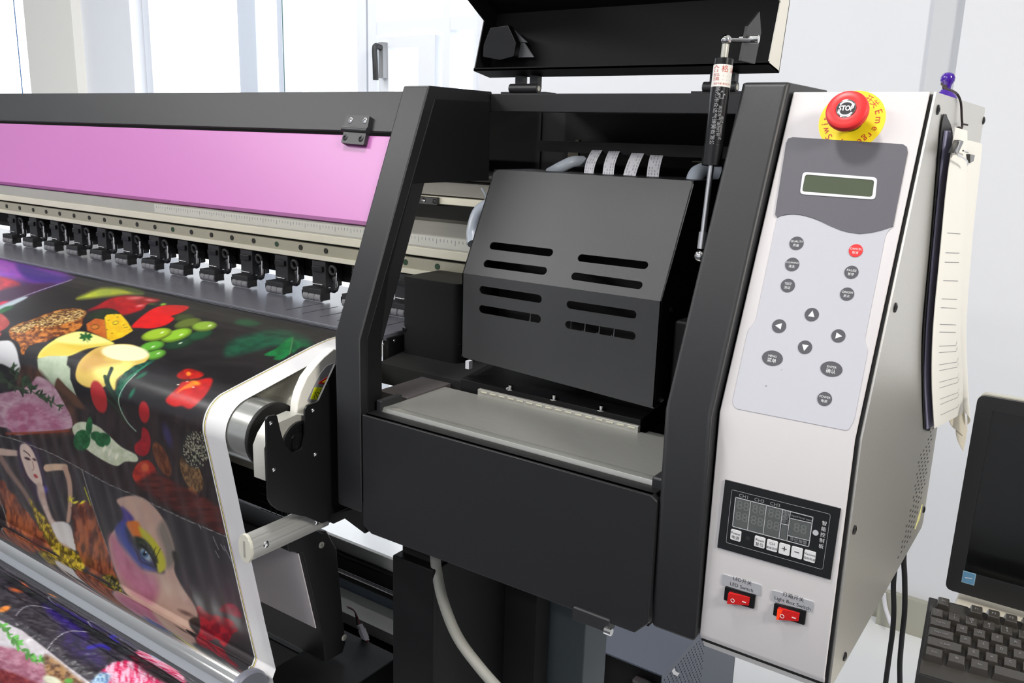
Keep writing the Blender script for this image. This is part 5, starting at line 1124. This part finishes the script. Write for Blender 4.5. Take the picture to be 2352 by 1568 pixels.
# desk, keyboard, monitor
DK = empty('computer_desk', (.35, 1.3, 0), 'cream topped desk at the right edge carrying the black keyboard and monitor', 'desk')
b = MB(); b.box(-.105, .95, .98, 1.66, .705, .735, DESK); b.build('desk_top', DK, bevel=.002)
for x in (-.05, .90):
    for y in (1.02, 1.60): b = MB(); b.box(x - .02, x + .02, y - .02, y + .02, 0, .705, WINF); b.build('leg', DK)
KB = empty('keyboard', (0, 1.09, .735), 'black mechanical keyboard with worn shiny keycaps on the desk', 'keyboard')
ko = P(2103, 1552, 'z', .752); ra = math.radians(6.2); tl = math.radians(10.5)
ku = Vector((math.cos(ra), math.sin(ra), 0)); kv = Vector((-math.sin(ra) * math.cos(tl), math.cos(ra) * math.cos(tl), math.sin(tl)))
KP = Plane(ko, ku, kv)
T = lambda v: KP.at(v.x, v.y, v.z)
b = MB(); lf = [(0, 0), (.001, .150), (.045, .150), (.050, .1465), (.36, .1465), (.36, 0)]
b.plate(KP, [roundpoly(lf, .002)], -.012, .003, PLB); b.plate(KP, [[(.003, .003), (.004, .147), (.044, .147), (.049, .1435), (.357, .1435), (.357, .003)]], .003, .0035, mat('key_deck_plastic', (66, 64, 62), .4)); b.build('case', KB, bevel=.001)
def key(x, y, wd, txt, sub=None):
    b = MB(); h = .0085; s_ = .0165 if wd < .02 else wd - .0025
    x0, x1, y0, y1 = x - s_ / 2, x + s_ / 2, y - .0083, y + .0083; k = .0022
    lv = [(x0, x1, y0, y1, .003), (x0 + .0004, x1 - .0004, y0 + .0004, y1 - .0004, .006), (x0 + k, x1 - k, y0 + k * 1.0, y1 - k * .6, .012)]
    vs = []
    for a, c, d, e, z in lv: vs += [KP.at(a, d, z), KP.at(c, d, z), KP.at(c, e, z + (.0008 if z > .01 else 0)), KP.at(a, e, z + (.0008 if z > .01 else 0))]
    fs = [(0, 3, 2, 1), (8, 9, 10, 11)]
    for l in (0, 4):
        for i in range(4): fs.append((l + i, l + (i + 1) % 4, l + 4 + (i + 1) % 4, l + 4 + i))
    b.add(vs, fs, KEYM)
    tp_ = Plane(KP.at(0, 0, .0125), KP.u, KP.v)
    if txt: b.text(txt, tp_, (x, y + (.0022 if sub else 0)), .0052 if len(txt) < 3 else .0038, INKG, .0006)
    if sub: b.text(sub, tp_, (x, y - .0028), .0046, INKG, .0006)
    return b.build('key', KB, bevel=.0008)
p_ = .01905
X0 = .0125; rows = [.132, .1085, .0895, .0705, .0515, .0325]
rows = [.1365, .1110, .0920, .0730, .0540, .0350]
key(X0 + .5 * p_ - .004, rows[0], p_ - .002, 'Esc')
xo = X0 - .0045
key_rows = [
    (rows[1], [('~', 1, '`'), ('!', 1, '1'), ('@', 1, '2'), ('#', 1, '3'), ('$', 1, '4'), ('%', 1, '5'), ('^', 1, '6'), ('&', 1, '7')]),
    (rows[2], [('Tab ⇆', 1.5, None), ('Q', 1, None), ('W', 1, None), ('E', 1, None), ('R', 1, None), ('T', 1, None), ('Y', 1, None)]),
    (rows[3], [('Caps Lock', 1.75, None), ('A', 1, None), ('S', 1, None), ('D', 1, None), ('F', 1, None), ('G', 1, None), ('H', 1, None)]),
    (rows[4], [('⇧ Shift', 2.25, None), ('Z', 1, None), ('X', 1, None), ('C', 1, None), ('V', 1, None), ('B', 1, None)]),
    (rows[5], [('Ctrl', 1.25, None), ('⊞', 1.25, None), ('Alt', 1.25, None), ('', 6.25, None)])]
for i in range(4): key(xo + (2.5 + i) * p_, rows[0], p_ - .002, 'F%d' % (i + 1))
for y, ks in key_rows:
    x = xo - .0045
    for t, wd, sub in ks:
        key(x + wd * p_ / 2, y, wd * p_ if wd > 1 else .0165, t, sub); x += wd * p_
MO = empty('monitor', (.12, 1.27, .735), 'black flat monitor with a switched off screen at the right edge', 'monitor')
nrm_ = Vector((0, -1, .10)).normalized()
mo = P(2170, 1352, 'y', 1.262); MP_ = Plane(mo, (1, 0, 0), (0, .10, .995))
tlm = MP_.px(2255, 908); Wm, Hm = .46, tlm[1]
ft = Plane(mo, (1, 0, 0), (0, .10, .995))
b = MB(); lo = roundpoly([(0, 0), (Wm, 0), (Wm, Hm), (0, Hm)], .010); li = [MP_.px(2215, 1312), (Wm - .02, MP_.px(2215, 1312)[1]), (Wm - .02, MP_.px(2282, 945)[1]), (MP_.px(2215, 1312)[0], MP_.px(2282, 945)[1])]
b.plate(MP_, [lo, li], -.012, 0, mat('monitor_bezel_plastic', (30, 31, 34), .42)); b.plate(MP_, [roundpoly([(.001, .001), (Wm - .001, .001), (Wm - .001, Hm + .002), (.001, Hm + .002)], .010)], -.032, -.0121, CREAM); b.build('bezel', MO, bevel=.001)
b = MB(); b.plate(MP_, [li], -.006, -.003, mat('dark_screen_glass', (14, 16, 16), .12)); b.build('screen', MO)
c_ = MP_.px(2226, 1327); b = MB(); st = Plane(MP_.at(0, 0, 0), MP_.u, MP_.v); b.plate(st, [[(c_[0] - .0085, c_[1] - .0085), (c_[0] + .0075, c_[1] - .0085), (c_[0] + .0075, c_[1] + .0085), (c_[0] - .0085, c_[1] + .0085)]], 0, .0005, mat('pale_blue_sticker', (150, 186, 210), .5)); b.plate(st, [[(c_[0] - .0075, c_[1] - .0075), (c_[0] + .0065, c_[1] - .0075), (c_[0] + .0065, c_[1] + .0075), (c_[0] - .0075, c_[1] + .0075)]], .0005, .0008, mat('blue_sticker', (96, 146, 184), .5))
b.plate(st, [slot2((c_[0] - .0045, c_[1] - .0006), (c_[0] + .0035, c_[1] + .0006), .0005)], .0008, .001, INKW); b.build('blue_sticker', MO)
b = MB(); b.box(.12, .26, 1.30, 1.33, .745, .95, PLB); b.box(.07, .31, 1.29, 1.48, .735, .748, PLB); b.build('stand', MO, bevel=.003)
# computer case on the floor behind the machine
PC = empty('computer_case', (-.63, 1.5, 0), 'open grey steel computer case standing on the floor below the machine', 'computer')
q0 = P(1326, 1474, 'z', .41); q1 = P(1522, 1551, 'z', .41); y0 = (q0.y + q1.y) / 2
b = MB(); b.box(q0.x, q1.x, y0, y0 + .40, .408, .411, PCM); b.box(q0.x, q0.x + .002, y0, y0 + .4, 0, .41, PCM); b.box(q0.x, q1.x, y0 + .398, y0 + .4, 0, .41, PCM); b.box(q0.x, q1.x, y0, y0 + .4, 0, .004, PCM); b.build('case_shell', PC)
CP = Plane((q1.x, 0, 0), (0, 1, 0), (0, 0, 1))
holes = [circ2((y0 + .012 + i * .012 + (.006 if j % 2 else 0), .395 - j * .0085), .0022, 8) for j in range(14) for i in range(16)]
b = MB(); b.plate(CP, [[(y0, .02), (y0 + .4, .02), (y0 + .4, .408), (y0, .408)]] + holes, -.002, 0, PCM); b.build('perforated_panel', PC, smooth=False)
b = MB(); b.box(q0.x + .01, q1.x - .01, y0 + .02, y0 + .39, .01, .40, BLK); b.box(q0.x + .035, q0.x + .05, y0 + .005, y0 + .02, .30, .40, mat('mauve_grey_bracket', (110, 104, 110), .5)); b.box(q1.x - .06, q1.x - .02, y0 + .005, y0 + .02, .30, .375, MATS['mauve_grey_bracket'])
b.build('inner_frame', PC)
b = MB(); b.tube([(q1.x - .055, y0 - .004, .37), (q1.x - .03, y0 - .01, .375), (q1.x - .008, y0 - .004, .382)], .005, GLB, 10); b.tube([(q1.x - .015, y0 - .004, .34), (q1.x - .006, y0 - .006, .362)], .0035, mat('orange_wire', (210, 50, 30), .5), 8); b.build('ribbed_cable', PC)
b = MB(); b.pxplate(CP, [(1548, 1533), (1551, 1541), (1560, 1545), (1556, 1552), (1546, 1548), (1542, 1540)], .0003, .0008, INKW); b.build('white_flake', PC)
# cables dropping from the tower to the floor
def cable(pts, lab, r=.0034):
    b = MB(); b.tube([P(x, y, 'y', 1.16) for x, y in pts], r, CABK, 12, 8); o = b.build('power_cable'); meta(o, lab, 'cable', 'black cables behind the tower')
cable([(2064, 1240), (2056, 1300), (2052, 1345), (2053, 1400), (2050, 1450), (2042, 1510), (2034, 1570), (2026, 1640)], 'black cable hanging behind the tower, the left one of two')
cable([(2084, 1230), (2076, 1275), (2078, 1330), (2078, 1400), (2072, 1460), (2067, 1520), (2067, 1570), (2066, 1640)], 'black cable hanging behind the tower, the right one nearer the keyboard')
b = MB(); b.tube([P(2030, 1362, 'y', 2.47), P(2033, 1390, 'y', 2.47), P(2042, 1420, 'y', 2.46), P(2050, 1440, 'y', 2.44)], .006, FFC, 8); o = b.build('white_cable'); meta(o, 'short white cable against the grey skirting of the back wall', 'cable')
bpy.context.view_layer.update()
